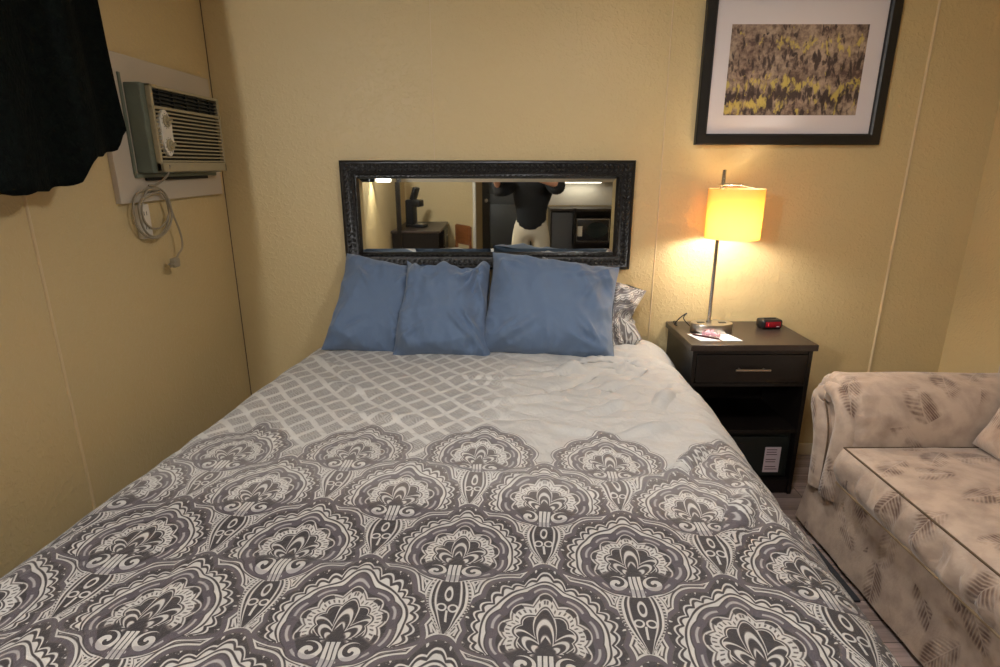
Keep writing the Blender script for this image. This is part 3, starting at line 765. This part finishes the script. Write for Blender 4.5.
# base with flared skirt
b = NB()
def base_f(i, j):
    """i round the skirt, j up"""
    z = .022 + .303 * j; fl = (1 - j) ** 1.3 * .045
    x0, x1, ya, yn = 1.345 - fl, 2.235, YA - .08 + fl * 1.6, YN + .08 - fl * 1.6
    ya = 2.205; per = [(x1, ya), (x0, ya), (x0, yn), (x1, yn)]
    t = i * 3; k = min(2, int(t)); t -= k
    a, c = Vector(per[k]), Vector(per[k + 1]); p = a.lerp(c, t)
    q = Vector((p.x, p.y, 0)) * 9
    w = fbm(q + Vector((0, 0, z * 3)), 2) * .006 * (1 - j * .6)
    return Vector((p.x - cx - w, p.y - cy + w, z))
grid(b, base_f, 150, 14)
box(b, 1.36 - cx, 2.23 - cx, YN + .09 - cy, 2.19 - cy, .05, .325)
obj('base', b, M['couch'], co, sm=60, label='fabric covered base with skirt flaring to the floor')
# rolled arms
def arm_profile(sg, shrink=0.0):
    # outward direction +y for far arm (sg=1)
    P = [(-.205, .22), (-.200, .40), (-.196, .53), (-.178, .605), (-.135, .662), (-.07, .690), (.0, .694), (.065, .675), (.110, .630), (.128, .570), (.115, .510), (.075, .465), (.048, .42), (.045, .34), (.050, .22)]
    Q = spline([(p[0], p[1], 0) for p in P], 5)
    return [(q.x, q.y) for q in Q]
def make_arm(yc, sg):
    prof = arm_profile(sg); n = len(prof); cyy, czz = -.06, .45
    b = NB(); xs = [1.352, 1.354, 1.362, 1.376, 1.39, 1.405, 1.42, 1.44, 1.47, 1.52, 1.6, 1.7, 1.8, 1.9, 2.0, 2.1, 2.2, 2.235]
    rows = []
    for x in xs:
        ed = max(0, 1 - (x - 1.352) / .03); ins = .020 * ed * ed
        row = []
        for k, (py, pz) in enumerate(prof):
            d_ = Vector((py - cyy, pz - czz)); l = d_.length or 1
            ang = math.atan2(py, pz - .56)
            pl = .0065 * math.sin(ang * 17 + 1.5 * math.sin(ang * 3)) * math.exp(-((x - 1.375) / .042) ** 2) * (1 if pz > .47 else 0)
            s = 1 - (ins - pl) / l
            yy = cyy + d_.x * s; zz = czz + d_.y * s if pz > .23 else pz
            w = fbm(Vector((x * 4, py * 7, pz * 7 + sg)), 2) * .006
            row.append(b.verts.new((x - cx, yc + sg * (yy + w) - cy, zz + w * .6 - (.006 * (x - 1.352) ))))
        rows.append(row)
    for A, B in zip(rows, rows[1:]):
        for k in range(n - 1): b.faces.new((A[k], A[k + 1], B[k + 1], B[k]))
        b.faces.new((A[-1], A[0], B[0], B[-1]))
    b.faces.new(rows[0]); b.faces.new(rows[-1][::-1])
    arm = obj('arm', b, M['couch'], co, sm=60, label='rolled arm at the %s end with pleated front' % ('far' if sg > 0 else 'near'))
    # front: two upholstered columns that curl together under the roll
    def col(pts, rad, nm):
        b = NB(); P = spline([(1.356 - cx, yc + sg * p[0] - cy, p[1]) for p in pts], 6)
        n = len(P)
        rr = [rad[min(len(rad) - 1, int(k / n * len(rad)))] for k in range(n)]
        rr = [sum(rr[max(0, k - 3):k + 4]) / len(rr[max(0, k - 3):k + 4]) for k in range(n)]
        tube(b, P, rr, 16)
        for v in b.verts: v.co.x = (v.co.x - (1.356 - cx)) * .85 + (1.356 - cx) - .006
        return obj(nm, b, M['couch'], arm, sm=70)
    col([(-.118, .215), (-.125, .33), (-.128, .45), (-.125, .54), (-.085, .60), (-.03, .628), (.03, .622)], [.058, .055, .050, .046, .04, .036, .026], 'front_panel')
    col([(-.02, .205), (-.015, .30), (-.005, .40), (.022, .48), (.052, .545), (.045, .59), (.0, .60)], [.05, .05, .047, .048, .05, .045, .03], 'front_panel')
    b = NB(); tube(b, spline([(1.322 - cx, yc + sg * p[0] - cy, p[1]) for p in ((-.070, .215), (-.072, .36), (-.065, .47), (-.035, .545), (-.005, .585))], 6), .0035, 8)
    obj('piping', b, M['weltd'], arm, sm=60)
make_arm(2.175, 1); make_arm(.58, -1)
# seat cushion
b = NB()
sx0, sx1, sy0, sy1, sz0, sz1 = 1.295, 2.02, .79, 1.955, .325, .478
def cush(i, j, top):
    u, v = i * 2 - 1, j * 2 - 1
    x = (sx0 + sx1) / 2 + (sx1 - sx0) / 2 * u; y = (sy0 + sy1) / 2 + (sy1 - sy0) / 2 * v
    e = (1 - abs(u) ** 6) ** .4 * (1 - abs(v) ** 8) ** .4 if abs(u) < 1 and abs(v) < 1 else 0
    crown = .035 * (1 - u * u) ** .5 * (1 - v * v) ** .5 if abs(u) < 1 and abs(v) < 1 else 0
    w = fbm(Vector((x * 6, y * 6, 3)), 3) * .007
    return Vector((x - cx, y - cy, sz1 + crown * 1.0 + w * e)) if top else Vector((x - cx, y - cy, sz0 + .002))
V1 = grid(b, lambda i, j: cush(i, j, True), 50, 70); V0_ = grid(b, lambda i, j: cush(i, j, False), 50, 70)
def border(V): 
    n, m = len(V) - 1, len(V[0]) - 1
    return [V[0][j] for j in range(m + 1)] + [V[i][m] for i in range(1, n + 1)] + [V[n][j] for j in range(m - 1, -1, -1)] + [V[i][0] for i in range(n - 1, 0, -1)]
T_, B_ = border(V1), border(V0_); n = len(T_)
K = 10; layers = [T_]
for k in range(1, K):
    t = k / K; lay = []
    for q in range(n):
        a, c = T_[q].co, B_[q].co; p = a.lerp(c, t)
        ctr = Vector(((sx0 + sx1) / 2 - cx, (sy0 + sy1) / 2 - cy, p.z)); dd_ = Vector((p.x - ctr.x, p.y - ctr.y, 0))
        if abs(dd_.x) / ((sx1 - sx0) / 2) > abs(dd_.y) / ((sy1 - sy0) / 2): nn = Vector((math.copysign(1, dd_.x), 0, 0)); s_ = p.y
        else: nn = Vector((0, math.copysign(1, dd_.y), 0)); s_ = p.x
        bulge = .024 * math.sin(PI * t) ** .7
        puck = .034 * noise.noise(Vector((s_ * 26, t * 1.2, 5.5))) * math.sin(PI * t) + .009 * noise.noise(Vector((s_ * 55, t * 2, 1.5))) * math.sin(PI * t)
        lay.append(b.verts.new(p + nn * (bulge * (.35 if nn.y else 1) + puck * (.3 if nn.y else 1))))
    layers.append(lay)
layers.append(B_)
for A, B in zip(layers, layers[1:]):
    for q in range(n): b.faces.new((A[q], A[(q + 1) % n], B[(q + 1) % n], B[q]))
top_edge = [v.co.copy() for v in T_]; bot_edge = [v.co.copy() for v in B_]
sc_ = obj('seat_cushion', b, M['couch'], co, sm=60)
b = NB(); tube(b, [p + Vector((0, 0, .001)) for p in top_edge[::2]], .0035, 8, closed=True); obj('piping', b, M['weltd'], sc_, sm=60, label='dark piping round the top edge')
b = NB(); tube(b, [p + Vector((-.004, 0, .004)) for p in bot_edge[::2]], .0055, 8, closed=True); obj('piping', b, M['welt'], sc_, sm=60, label='pale piping round the bottom edge')
# back
b = NB(); rbox(b, 2.03 - cx, 2.25 - cx, YN + .1 - cy, YA - .1 - cy, .20, .86, .05, 4)
obj('back', b, M['couch'], co, sm=60)
b = NB(); n = 40
def bc(sg):
    def g(i, j):
        u, v = i * 2 - 1, j * 2 - 1
        e = (max(0, 1 - abs(u) ** 3)) ** .5 * (max(0, 1 - abs(v) ** 3)) ** .5
        y = 1.39 + .575 * u * (1 - .04 * (1 - v * v)); z = .745 + .255 * v * (1 - .03 * (1 - u * u))
        x = 1.885 + .10 * v + sg * .125 * e - .0
        w = fbm(Vector((x * 5, y * 5, z * 5)), 3) * .014
        return Vector((x - cx + w * sg, y - cy, z + w * .4))
    return g
grid(b, bc(1), n, n); grid(b, bc(-1), n, n); bmesh.ops.remove_doubles(b, verts=b.verts, dist=.001)
obj('back_cushion', b, M['couch'], co, sm=180)

# ------------------------------------------------------------------ thin dark patch on the floor between bed and couch
b = NB(); rbox(b, .93, 1.288, 1.70, 2.02, 0.0005, .010, .003); tag(obj('floor_dark_patch', b, M['floor_dark'], sm=30), 'dark charcoal patch on the floor between bed and couch', 'mat')

# ------------------------------------------------------------------ air conditioner on the left wall
ac = thing('air_conditioner', 'small beige window air conditioner set in a white board on the left wall', 'air conditioner', (XL, 2.40, 1.47))
ay, az = 2.40, 1.47
b = NB(); rbox(b, 0, .02, 1.995 - ay, 2.738 - ay, 1.372 - az, 1.862 - az, .003); obj('mounting_board', b, M['plate'], ac, sm=20, label='white painted mounting board')
b = NB(); rbox(b, .02, .026, 2.088 - ay, 2.100 - ay, 1.465 - az, 1.80 - az, .001); rbox(b, .02, .03, 2.09 - ay, 2.68 - ay, 1.456 - az, 1.47 - az, .002)
obj('mounting_rail', b, M['acg'], ac, sm=20)
b = NB(); rbox(b, .02, .030, 2.15 - ay, 2.60 - ay, 1.445 - az, 1.456 - az, .002); obj('foam_strip', b, M['dark'], ac)
b = NB(); rbox(b, .02, .078, 2.112 - ay, 2.640 - ay, 1.472 - az, 1.772 - az, .005); obj('casing', b, M['acg'], ac, sm=20, label='grey green metal side casing')
# front grille: frame + louvres
fx = .078; ya, yb, za, zb = 2.136 - ay, 2.640 - ay, 1.476 - az, 1.770 - az
b = NB()
rbox(b, fx, fx + .020, ya, ya + .014, za, zb, .004); rbox(b, fx, fx + .020, yb - .016, yb, za, zb, .004)
rbox(b, fx, fx + .020, ya, yb, zb - .012, zb, .004); rbox(b, fx, fx + .020, ya, yb, za, za + .034, .004)
zs = zb - .072; rbox(b, fx, fx + .020, ya, yb, zs - .008, zs + .002, .002)
n_ = 13; z_lo = za + .034; step = (zs - .008 - z_lo) / n_
for i in range(n_):
    z0_ = z_lo + i * step
    prism(b, [(fx + .003, z0_ + step * .15), (fx + .020, z0_ + step * .10), (fx + .020, z0_ + step * .46), (fx + .003, z0_ + step * .55)], 'y', ya + .012, yb - .014)
fr = obj('front_grille', b, M['acb'], ac, sm=20, label='beige louvred front grille')
for v in fr.data.vertices: pass
b = NB(); box(b, fx - .002, fx + .004, ya + .01, yb - .01, za + .01, zb - .01); obj('grille_backing', b, M['acd'], ac, sm=0)
b = NB()
for i in range(4):
    z0_ = zs + .010 + i * .0135
    prism(b, [(fx + .004, z0_), (fx + .018, z0_ + .003), (fx + .018, z0_ + .0055), (fx + .004, z0_ + .0025)], 'y', ya + .014, yb - .016)
for k in range(5):
    yy = ya + .06 + k * .092; rbox(b, fx + .003, fx + .014, yy, yy + .003, zs + .003, zb - .012, .0005)
obj('outlet_vane', b, M['acd'], ac, sm=0, label='dark air outlet vanes')
# two-knob control panel, figure of eight
b = NB(); yc_, zc1, zc2 = ya + .060, za + .175, za + .093
pts = []
for k in range(48):
    a = k / 48 * 2 * PI
    w = .034 * (abs(math.sin(a)) ** .0) ; pts.append((yc_ + (.036 - .006 * math.cos(2 * a) * -1) * math.cos(a) * (1 - .22 * math.exp(-(math.sin(a) / .3) ** 2)), (zc1 + zc2) / 2 + .080 * math.sin(a)))
prism(b, pts, 'x', fx + .010, fx + .026); cp = obj('control_panel', b, M['plw'], ac, sm=30, bev=.002, label='pale oval control panel')
for zc_ in (zc1, zc2):
    b = NB(); t_ = NB(); lathe(t_, [(.021, 0), (.021, .004), (.015, .006), (.0135, .012), (.001, .012)], seg=24); rbox(t_, -.003, .003, -.014, .014, .010, .018, .001)
    merge(b, t_, Matrix.Translation((fx + .026, yc_, zc_)) @ Matrix.Rotation(PI / 2, 4, 'Y') @ Matrix.Rotation(.4, 4, 'Z')); obj('knob', b, M['acb'], cp, sm=30)
    b = NB()
    for q in range(11):
        a = q / 11 * 2 * PI; rbox(b, fx + .0255, fx + .0266, yc_ + .0255 * math.cos(a) - .0015, yc_ + .0255 * math.cos(a) + .0015, zc_ + .0255 * math.sin(a) - .0015, zc_ + .0255 * math.sin(a) + .0015, .0003)
    obj('dial_mark', b, M['acd'], cp, sm=0)
# cord
b = NB(); P = [(.10, 2.185, 1.500), (.085, 2.180, 1.462), (.05, 2.165, 1.43)]
for k in range(30):
    a = PI / 2 - k / 10 * 2 * PI * .98; r_ = (.094, .074, .086)[min(2, k // 10)]
    P.append((.035 + .008 * math.sin(k * .7), 2.142 + r_ * 1.15 * math.cos(a) + (.0, .020, .008)[min(2, k // 10)], 1.335 + r_ * math.sin(a) - (.0, -.012, .004)[min(2, k // 10)]))
P += [(.04, 2.215, 1.40), (.045, 2.255, 1.31), (.05, 2.275, 1.24), (.05, 2.272, 1.19), (.045, 2.245, 1.165), (.045, 2.225, 1.15)]
tube(b, spline([(p[0], p[1] - ay, p[2] - az) for p in P], 5), .0038, 8); crd = obj('power_cord', b, M['cord'], ac, sm=60)
b = NB(); rbox(b, .033, .057, 2.195 - ay, 2.232 - ay, 1.12 - az, 1.156 - az, .006, 3)
for dx_, dz_ in ((-.006, .0), (.006, .0), (0, -.010)): rbox(b, .044 + dx_, .046 + dx_, 2.175 - ay, 2.20 - ay, 1.133 - az + dz_, 1.139 - az + dz_, .0005)
obj('plug', b, M['cord'], crd, sm=30)
b = NB(); rbox(b, 0, .022, -.030, .030, -.062, .060, .005, 2); ot = obj('wall_outlet', b, M['plw'], sm=30); ot.location = (XL, 2.115, 1.305); tag(ot, 'white wall outlet box behind the coiled cord under the air conditioner', 'outlet')
for zz in (-.03, .02):
    b = NB()
    rbox(b, .021, .0225, -.009, -.006, zz, zz + .014, .0003); rbox(b, .021, .0225, .006, .009, zz, zz + .014, .0003); obj('socket', b, M['dark'], ot, sm=0)

# ------------------------------------------------------------------ curtain
cu = thing('curtain', 'heavy black curtain hanging on the left wall before the air conditioner', 'curtain', (XL, 1.1, 2.3))
def bot(y):
    k = [(.0, 1.40), (1.0, 1.405), (1.39, 1.430), (1.60, 1.440), (1.675, 1.455), (1.705, 1.50), (1.73, 1.525), (1.80, 1.53), (1.875, 1.548), (1.90, 1.60)]
    for (a, p), (c, q) in zip(k, k[1:]):
        if y <= c: return p + (q - p) * max(0, (y - a) / (c - a))
    return k[-1][1]
b = NB()
def cur(i, j):
    y = .05 + 1.855 * i; zb_ = bot(y) + .004 * math.sin(y * 60); z = 2.30 + (zb_ - 2.30) * j
    d_ = .118 + .020 * math.sin(y * 23 + .6 * math.sin(y * 7)) + .012 * fbm(Vector((y * 9, z * 2, 0)), 2)
    y += .018 * (j - .5) * math.exp(-((y - 1.88) / .1) ** 2)
    return Vector((d_ * (.8 + .2 * j), y - 1.1, z - 2.3))
grid(b, cur, 160, 30)
b2 = obj('fabric', b, M['curt'], cu, sm=80); md = b2.modifiers.new('s', 'SOLIDIFY'); md.thickness = .025; md.offset = 0
b = NB(); tube(b, [(.10, -1.15, 0), (.10, .85, 0)], .012, 12)
for yy in (-1.0, .70): tube(b, [(0, yy, 0), (.10, yy, 0)], .008, 8)
obj('curtain_rod', b, M['plb'], cu, sm=60)

# ------------------------------------------------------------------ the part of the room seen in the mirror
dk = thing('desk', 'dark brown desk seen in the mirror with a coffee maker on it', 'desk', (-1.01, -1.90, 0))
b = NB(); rbox(b, -.285, .295, -.60, .60, .72, .748, .004); obj('desk_top', b, M['top'], dk, sm=20)
b = NB(); rbox(b, -.275, .275, -.58, -.02, .03, .72, .003); obj('body', b, M['blk'], dk, sm=20)
b = NB(); rbox(b, -.275, .275, .565, .585, 0, .72, .002); obj('side_panel', b, M['blk'], dk, sm=20)
for i in range(3):
    b = NB(); rbox(b, .275, .29, -.56, -.04, .50 - i * .21 + .0, .70 - i * .21 - .01, .003); q = obj('drawer', b, M['blk'], dk, sm=20)
    b = NB(); tube(b, [(.302, -.36, .60 - i * .21), (.302, -.24, .60 - i * .21)], .005, 8); obj('handle', b, M['steel'], q)
cm = thing('coffee_maker', 'black single cup coffee maker on the desk, seen in the mirror', 'coffee maker', (-1.06, -1.78, .748), math.radians(20))
b = NB(); rbox(b, -.11, .13, -.08, .08, 0, .035, .01, 3); obj('base', b, M['plb'], cm)
b = NB(); rbox(b, -.11, -.01, -.07, .07, .03, .33, .015, 3); rbox(b, -.11, .09, -.07, .07, .25, .34, .02, 3); obj('body', b, M['plb'], cm)
b = NB(); t_ = NB(); rbox(t_, -.025, .025, -.06, .06, 0, .16, .012, 3); merge(b, t_, Matrix.Translation((-.03, 0, .335)) @ Matrix.Rotation(.35, 4, 'Y')); obj('lid', b, M['plb'], cm, label='raised lid')
b = NB(); rbox(b, .01, .12, -.06, .06, .034, .045, .004); obj('drip_tray', b, M['steel'], cm)
ch = thing('desk_chair', 'orange wood chair beside the desk, seen in the mirror', 'chair', (-.52, -1.80, 0), math.radians(-32))
for sx in (-.16, .04):
    for sy in (-.18, .18):
        b = NB(); rbox(b, sx, sx + .035, sy - .017, sy + .017, 0, .44 if sx < 0 else .50, .004); obj('leg', b, M['wood'], ch)
b = NB(); rbox(b, -.21, .08, -.20, .20, .435, .465, .01, 2); obj('seat', b, M['plw'], ch)
b = NB()
for sy in (-.18, .18): rbox(b, .045, .075, sy - .018, sy + .018, .46, .76, .006)
rbox(b, .05, .07, -.18, .18, .52, .77, .008, 2); obj('backrest', b, M['wood'], ch)
kc = thing('kitchen_unit', 'dark kitchenette unit with counter and open microwave shelf, seen in the mirror', 'kitchen unit', (1.23, -2.84, 0))
b = NB(); rbox(b, -.52, -.50, -.25, .22, 0, .88, .002); rbox(b, -.20, -.16, -.25, .24, 0, .92, .002); rbox(b, .50, .52, -.25, .22, 0, .88, .002); rbox(b, -.52, .52, -.25, .22, .08, .11, .002); rbox(b, -.16, .50, -.25, .21, .415, .445, .002); rbox(b, -.52, .52, -.25, -.235, 0, .88, .002)
obj('body', b, M['blk'], kc, sm=20)
b = NB(); rbox(b, -.53, .53, -.255, .24, .88, .915, .004); obj('countertop', b, M['top'], kc, sm=20)
b = NB(); rbox(b, -.495, -.21, .20, .22, .12, .86, .003); obj('door', b, M['shoe'], kc, label='grey door panel')
mw = thing('microwave', 'black microwave with oval glass door on the kitchen shelf, in the mirror', 'microwave', (1.31, -2.78, .447))
b = NB(); rbox(b, -.23, .24, -.15, .13, 0, .33, .008, 2); obj('body', b, M['plb'], mw, sm=30)
b = NB(); t_ = NB(); lathe(t_, [(.001, 0), (.15, 0), (.155, .006), (.15, .010), (.001, .012)], seg=40, sy=.72, cap=False); merge(b, t_, Matrix.Translation((.06, .128, .165)) @ Matrix.Rotation(-PI / 2, 4, 'X')); obj('glass_door', b, M['gl'], mw, sm=30)
b = NB(); frame_ring(b, .235, .16, [(0, 0), (0, -.006), (.008, -.008), (.012, 0)])
for v in b.verts: v.co = Vector((v.co.x + .005, .130 - v.co.y, v.co.z + .165))
obj('trim', b, M['steel'], mw, sm=0)
b = NB(); rbox(b, -.215, -.145, .130, .134, .08, .22, .001); obj('label', b, M['plw'], mw)
bs = NB(); rbox(bs, .70, 1.76, YK, YK + .012, .93, 1.27, .003); struct(obj('trim_7', bs, M['cabw']))
wc = thing('wall_cabinet', 'dark wall cabinet over the kitchenette, seen in the mirror', 'cabinet', (1.23, -2.94, 1.27))
b = NB(); rbox(b, -.53, .53, -.16, .15, 0, .6, .004); obj('body', b, M['blk'], wc, sm=20)
for sx in (-.52, .01):
    b = NB(); rbox(b, sx, sx + .51, .15, .168, .01, .59, .004); obj('door', b, M['blk'], wc, sm=20)

# person taking the photograph
pe = thing('person', 'person in black T-shirt and khaki shorts holding up a phone, seen in the mirror', 'person', (.32, -.43, 0), math.radians(8))
def skin(name, verts, edges, mt, parent, root=0, sub=2):
    me = bpy.data.meshes.new(name); me.from_pydata([v[:3] for v in verts], edges, []); me.materials.append(mt)
    o = bpy.data.objects.new(name, me); C.objects.link(o); o.parent = parent
    md = o.modifiers.new('skin', 'SKIN'); md.use_smooth_shade = True
    me.skin_vertices[0].data[root].use_root = True
    for i, v in enumerate(verts): me.skin_vertices[0].data[i].radius = (v[3], v[4] if len(v) > 4 else v[3])
    s = o.modifiers.new('sub', 'SUBSURF'); s.levels = sub; s.render_levels = sub
    return o
V, E_ = [], []
def av(*v, p=None):
    V.append(v); 
    if p is not None: E_.append((p, len(V) - 1))
    return len(V) - 1
pel = av(0, 0, .93, .15, .11); wa = av(0, 0, 1.08, .13, .095, p=pel); chs = av(0, .01, 1.25, .155, .105, p=wa); nk0 = av(0, 0, 1.39, .08, .07, p=chs)
nk = av(0, .01, 1.46, .052, .055, p=nk0); jw = av(0, .035, 1.535, .062, .075, p=nk); hd = av(0, .02, 1.61, .078, .095, p=jw); ht = av(0, .01, 1.69, .055, .07, p=hd)
for s_, el, wr in ((-1, (-.33, .12, 1.30), (-.33, .33, 1.455)), (1, (.27, .20, 1.32), (-.16, .36, 1.455))):
    sh = av(s_ * .17, 0, 1.345, .058, p=chs); e1 = av(*el, .042, p=sh); w1 = av(*wr, .027, p=e1)
    hdv = Vector((-.245, .385, 1.47)) - Vector(wr); pm = Vector(wr) + hdv * .55; pi_ = av(*pm, .034, .018, p=w1)
    kn = Vector((-.245 + s_ * .055, .40, 1.47))
    for q in range(4):
        f0 = kn + Vector((0, -.005, .032 - q * .021)); a_ = av(*f0, .0095, p=pi_); b_ = av(f0.x - s_ * .008, f0.y + .022, f0.z + .002, .0085, p=a_); av(f0.x - s_ * (.030 + .004 * (q % 2)), f0.y + .024, f0.z + .001, .0075, p=b_)
    t0 = av(pm.x - s_ * .012, pm.y - .018, pm.z + .01, .011, p=pi_); av(pm.x - s_ * .030, pm.y - .012, pm.z + .03, .009, p=t0)
for s_ in (-1, 1):
    hp = av(s_ * .09, 0, .84, .095, p=pel); kn_ = av(s_ * .11, .02, .48, .058, p=hp); cf_ = av(s_ * .115, -.01, .34, .052, p=kn_); an_ = av(s_ * .12, -.01, .09, .036, p=cf_); av(s_ * .13, .10, .045, .04, .028, p=an_)
body = skin('body', V, E_, M['skin'], pe)
tv = [(0, 0, .80, .168, .128), (0, 0, .94, .168, .13), (0, 0, 1.10, .168, .13), (0, .01, 1.25, .180, .135), (0, 0, 1.40, .10, .095), (-.185, 0, 1.345, .095), (-.32, .10, 1.285, .095), (-.35, .14, 1.28, .09), (.185, 0, 1.345, .095), (.275, .16, 1.295, .095), (.25, .22, 1.32, .085)]
skin('tshirt', tv, [(0, 1), (1, 2), (2, 3), (3, 4), (3, 5), (5, 6), (6, 7), (3, 8), (8, 9), (9, 10)], M['shirt'], pe)
sv_ = [(0, 0, .93, .155, .118), (-.095, 0, .82, .115), (-.115, .02, .56, .095), (.095, 0, .82, .115), (.115, .02, .56, .095)]
sv_.append((0, 0, 1.06, .145, .105))
skin('shorts', sv_, [(0, 1), (1, 2), (0, 3), (3, 4), (0, 5)], M['shorts'], pe)
for s_ in (-1, 1):
    b = NB(); t_ = NB(); grid(t_, lambda i, j: Vector((.045 * math.sin(j * PI) ** .6 * math.cos(i * 2 * PI), -.05 + (j - .5) * -.27 + .10, .045 + .045 * math.sin(j * PI) ** .6 * math.sin(i * 2 * PI))), 16, 12, closeu=True); merge(b, t_)
    o = obj('shoe', b, M['shoe'], pe, sm=80); o.location = (s_ * .125, 0, 0)
b = NB(); bmesh.ops.create_uvsphere(b, u_segments=24, v_segments=16, radius=1)
for v in b.verts:
    p = v.co.copy(); v.co = Vector((p.x * .088, p.y * .105 - .008, p.z * .10)) + p * fbm(p * 5) * .006
    if p.y > .2 and p.z < .45: v.co.y = min(v.co.y, .04); v.co.x *= .9
o = obj('hair', b, M['hair'], pe, sm=80); o.location = (0, .0, 1.665)
for s_ in (-1, 1):
    b = NB(); t_ = NB(); bmesh.ops.create_uvsphere(t_, u_segments=12, v_segments=8, radius=.011); merge(b, t_, Matrix.Translation((s_ * .03, .108, 1.60))); obj('eye', b, M['paper'], pe, sm=80)
b = NB(); tube(b, spline([(0, .105, 1.60), (0, .125, 1.57), (0, .128, 1.562), (0, .112, 1.552)], 4), .010, 8); obj('nose', b, M['skin'], pe, sm=80)
b = NB(); tube(b, spline([(-.024, .100, 1.525), (0, .108, 1.523), (.024, .100, 1.525)], 4), .005, 8); obj('mouth', b, M['pink'], pe, sm=80)
ph = thing('phone', 'black phone held up by the person, seen in the mirror', 'phone', (0, -.035, 1.475), 0)
b = NB(); rbox(b, -.078, .078, -.005, .004, -.036, .036, .004, 3); obj('body', b, M['plb'], ph)
b = NB(); rbox(b, -.074, .074, -.0065, -.005, -.033, .033, .001); obj('screen', b, M['gl'], ph)

# ------------------------------------------------------------------ lights
def light(kind, loc, e, col, size=.1, **k):
    l = bpy.data.lights.new('light', kind); l.energy = e; l.color = col
    if kind == 'AREA': l.shape = 'DISK'; l.size = size
    else: l.shadow_soft_size = size
    for a, v in k.items(): setattr(l, a, v)
    o = bpy.data.objects.new('lamp_light', l); C.objects.link(o); o.location = loc; return o
def ceiling_lamp(lab, x, y, e, col):
    t = thing('ceiling_light', lab, 'lamp', (x, y, ZC))
    b = NB(); lathe(b, [(.15, 0), (.15, -.02), (.14, -.025)], seg=40); obj('rim', b, M['steel'], t)
    b = NB(); lathe(b, [(.138, -.024), (.13, -.05), (.10, -.075), (.05, -.09), (.002, -.094)], seg=40); obj('diffuser', b, M['diff'], t, sm=60)
    l = light('AREA', (x, y, ZC - .10), e, col, .26); l.parent = t; l.location = (0, 0, -.105)
t = thing('wall_globe_lamp', 'white globe lamp high on the left wall behind the camera', 'lamp', (XL, -.30, 2.10))
b = NB(); t_ = NB(); lathe(t_, [(.05, 0), (.05, .015), (.02, .02), (.02, .07)], seg=24); merge(b, t_, Matrix.Rotation(PI / 2, 4, 'Y')); obj('wall_mount', b, M['steel'], t)
b = NB(); bmesh.ops.create_uvsphere(b, u_segments=24, v_segments=16, radius=.075); gb = obj('globe', b, M['diff'], t, sm=80); gb.location = (.14, 0, 0); gb.visible_shadow = True
l = light('POINT', (0, 0, 0), LA, (.96, .97, 1.0), .05); l.parent = t; l.location = (.165, .05, -.13)
ceiling_lamp('round white ceiling light over the middle of the bed, above the view', .55, 1.25, LB, (.96, .97, 1.0))
# small wall lamp that washes the left wall (its cone shows in the mirror)
wl = thing('wall_lamp', 'small wall downlight on the left wall behind the camera', 'lamp', (XL, -.42, 1.50))
b = NB(); rbox(b, 0, .012, -.04, .04, -.05, .05, .004); obj('wall_plate', b, M['steel'], wl)
b = NB(); lathe(b, [(.045, -.03), (.046, -.03), (.036, .06), (.030, .065), (.002, .065)], .07, 0, 24, cap=False); tube(b, [(.01, 0, .03), (.06, 0, .05)], .006, 8); obj('hood', b, M['plb'], wl, sm=50)
b = NB(); lathe(b, [(.002, 0.01), (.02, .012), (.02, .03), (.012, .05)], .07, 0, 16); obj('bulb', b, M['bulb'], wl)
l = light('SPOT', (0, 0, 0), LW, (1, .93, .78), .02, spot_size=math.radians(80), spot_blend=.3); l.parent = wl; l.location = (.07, 0, -.02); l.rotation_euler = (0, math.radians(-14), 0)
# bedside bulb
l = light('POINT', (0, 0, 0), LT, (1, .97, .91), .03); l.parent = lp; l.location = (.048, -.03, .490)
# light strip over the kitchen counter
us = thing('strip_light', 'slim light strip under the kitchen wall cabinet, seen in the mirror', 'lamp', (1.15, -2.93, 1.262))
b = NB(); rbox(b, -.3, .3, -.02, .02, -.012, .008, .003); obj('strip', b, M['diff'], us)
l = light('AREA', (0, 0, 0), .9, (1, .93, .8), .1); l.parent = us; l.location = (0, -.02, -.016); l.data.shape = 'RECTANGLE'; l.data.size = .5; l.data.size_y = .03

w = bpy.data.worlds.new('room_air'); sc.world = w; w.use_nodes = True
w.node_tree.nodes['Background'].inputs[0].default_value = (.9, .88, .85, 1); w.node_tree.nodes['Background'].inputs[1].default_value = .05

# ------------------------------------------------------------------ camera
cam = bpy.data.cameras.new('camera'); co_ = bpy.data.objects.new('camera', cam); C.objects.link(co_); sc.camera = co_
cam.sensor_width = 36; cam.lens = 575 / 1000 * 36; cam.clip_start = .01
co_.location = (0, 0, 1.5); co_.rotation_euler = (math.radians(90) - math.atan(168.5 / 575), 0, 0)
vs = sc.view_settings; vs.view_transform = 'Standard'; vs.look = 'None'; vs.gamma = 1; vs.exposure = EXPO; vs.use_curve_mapping = False
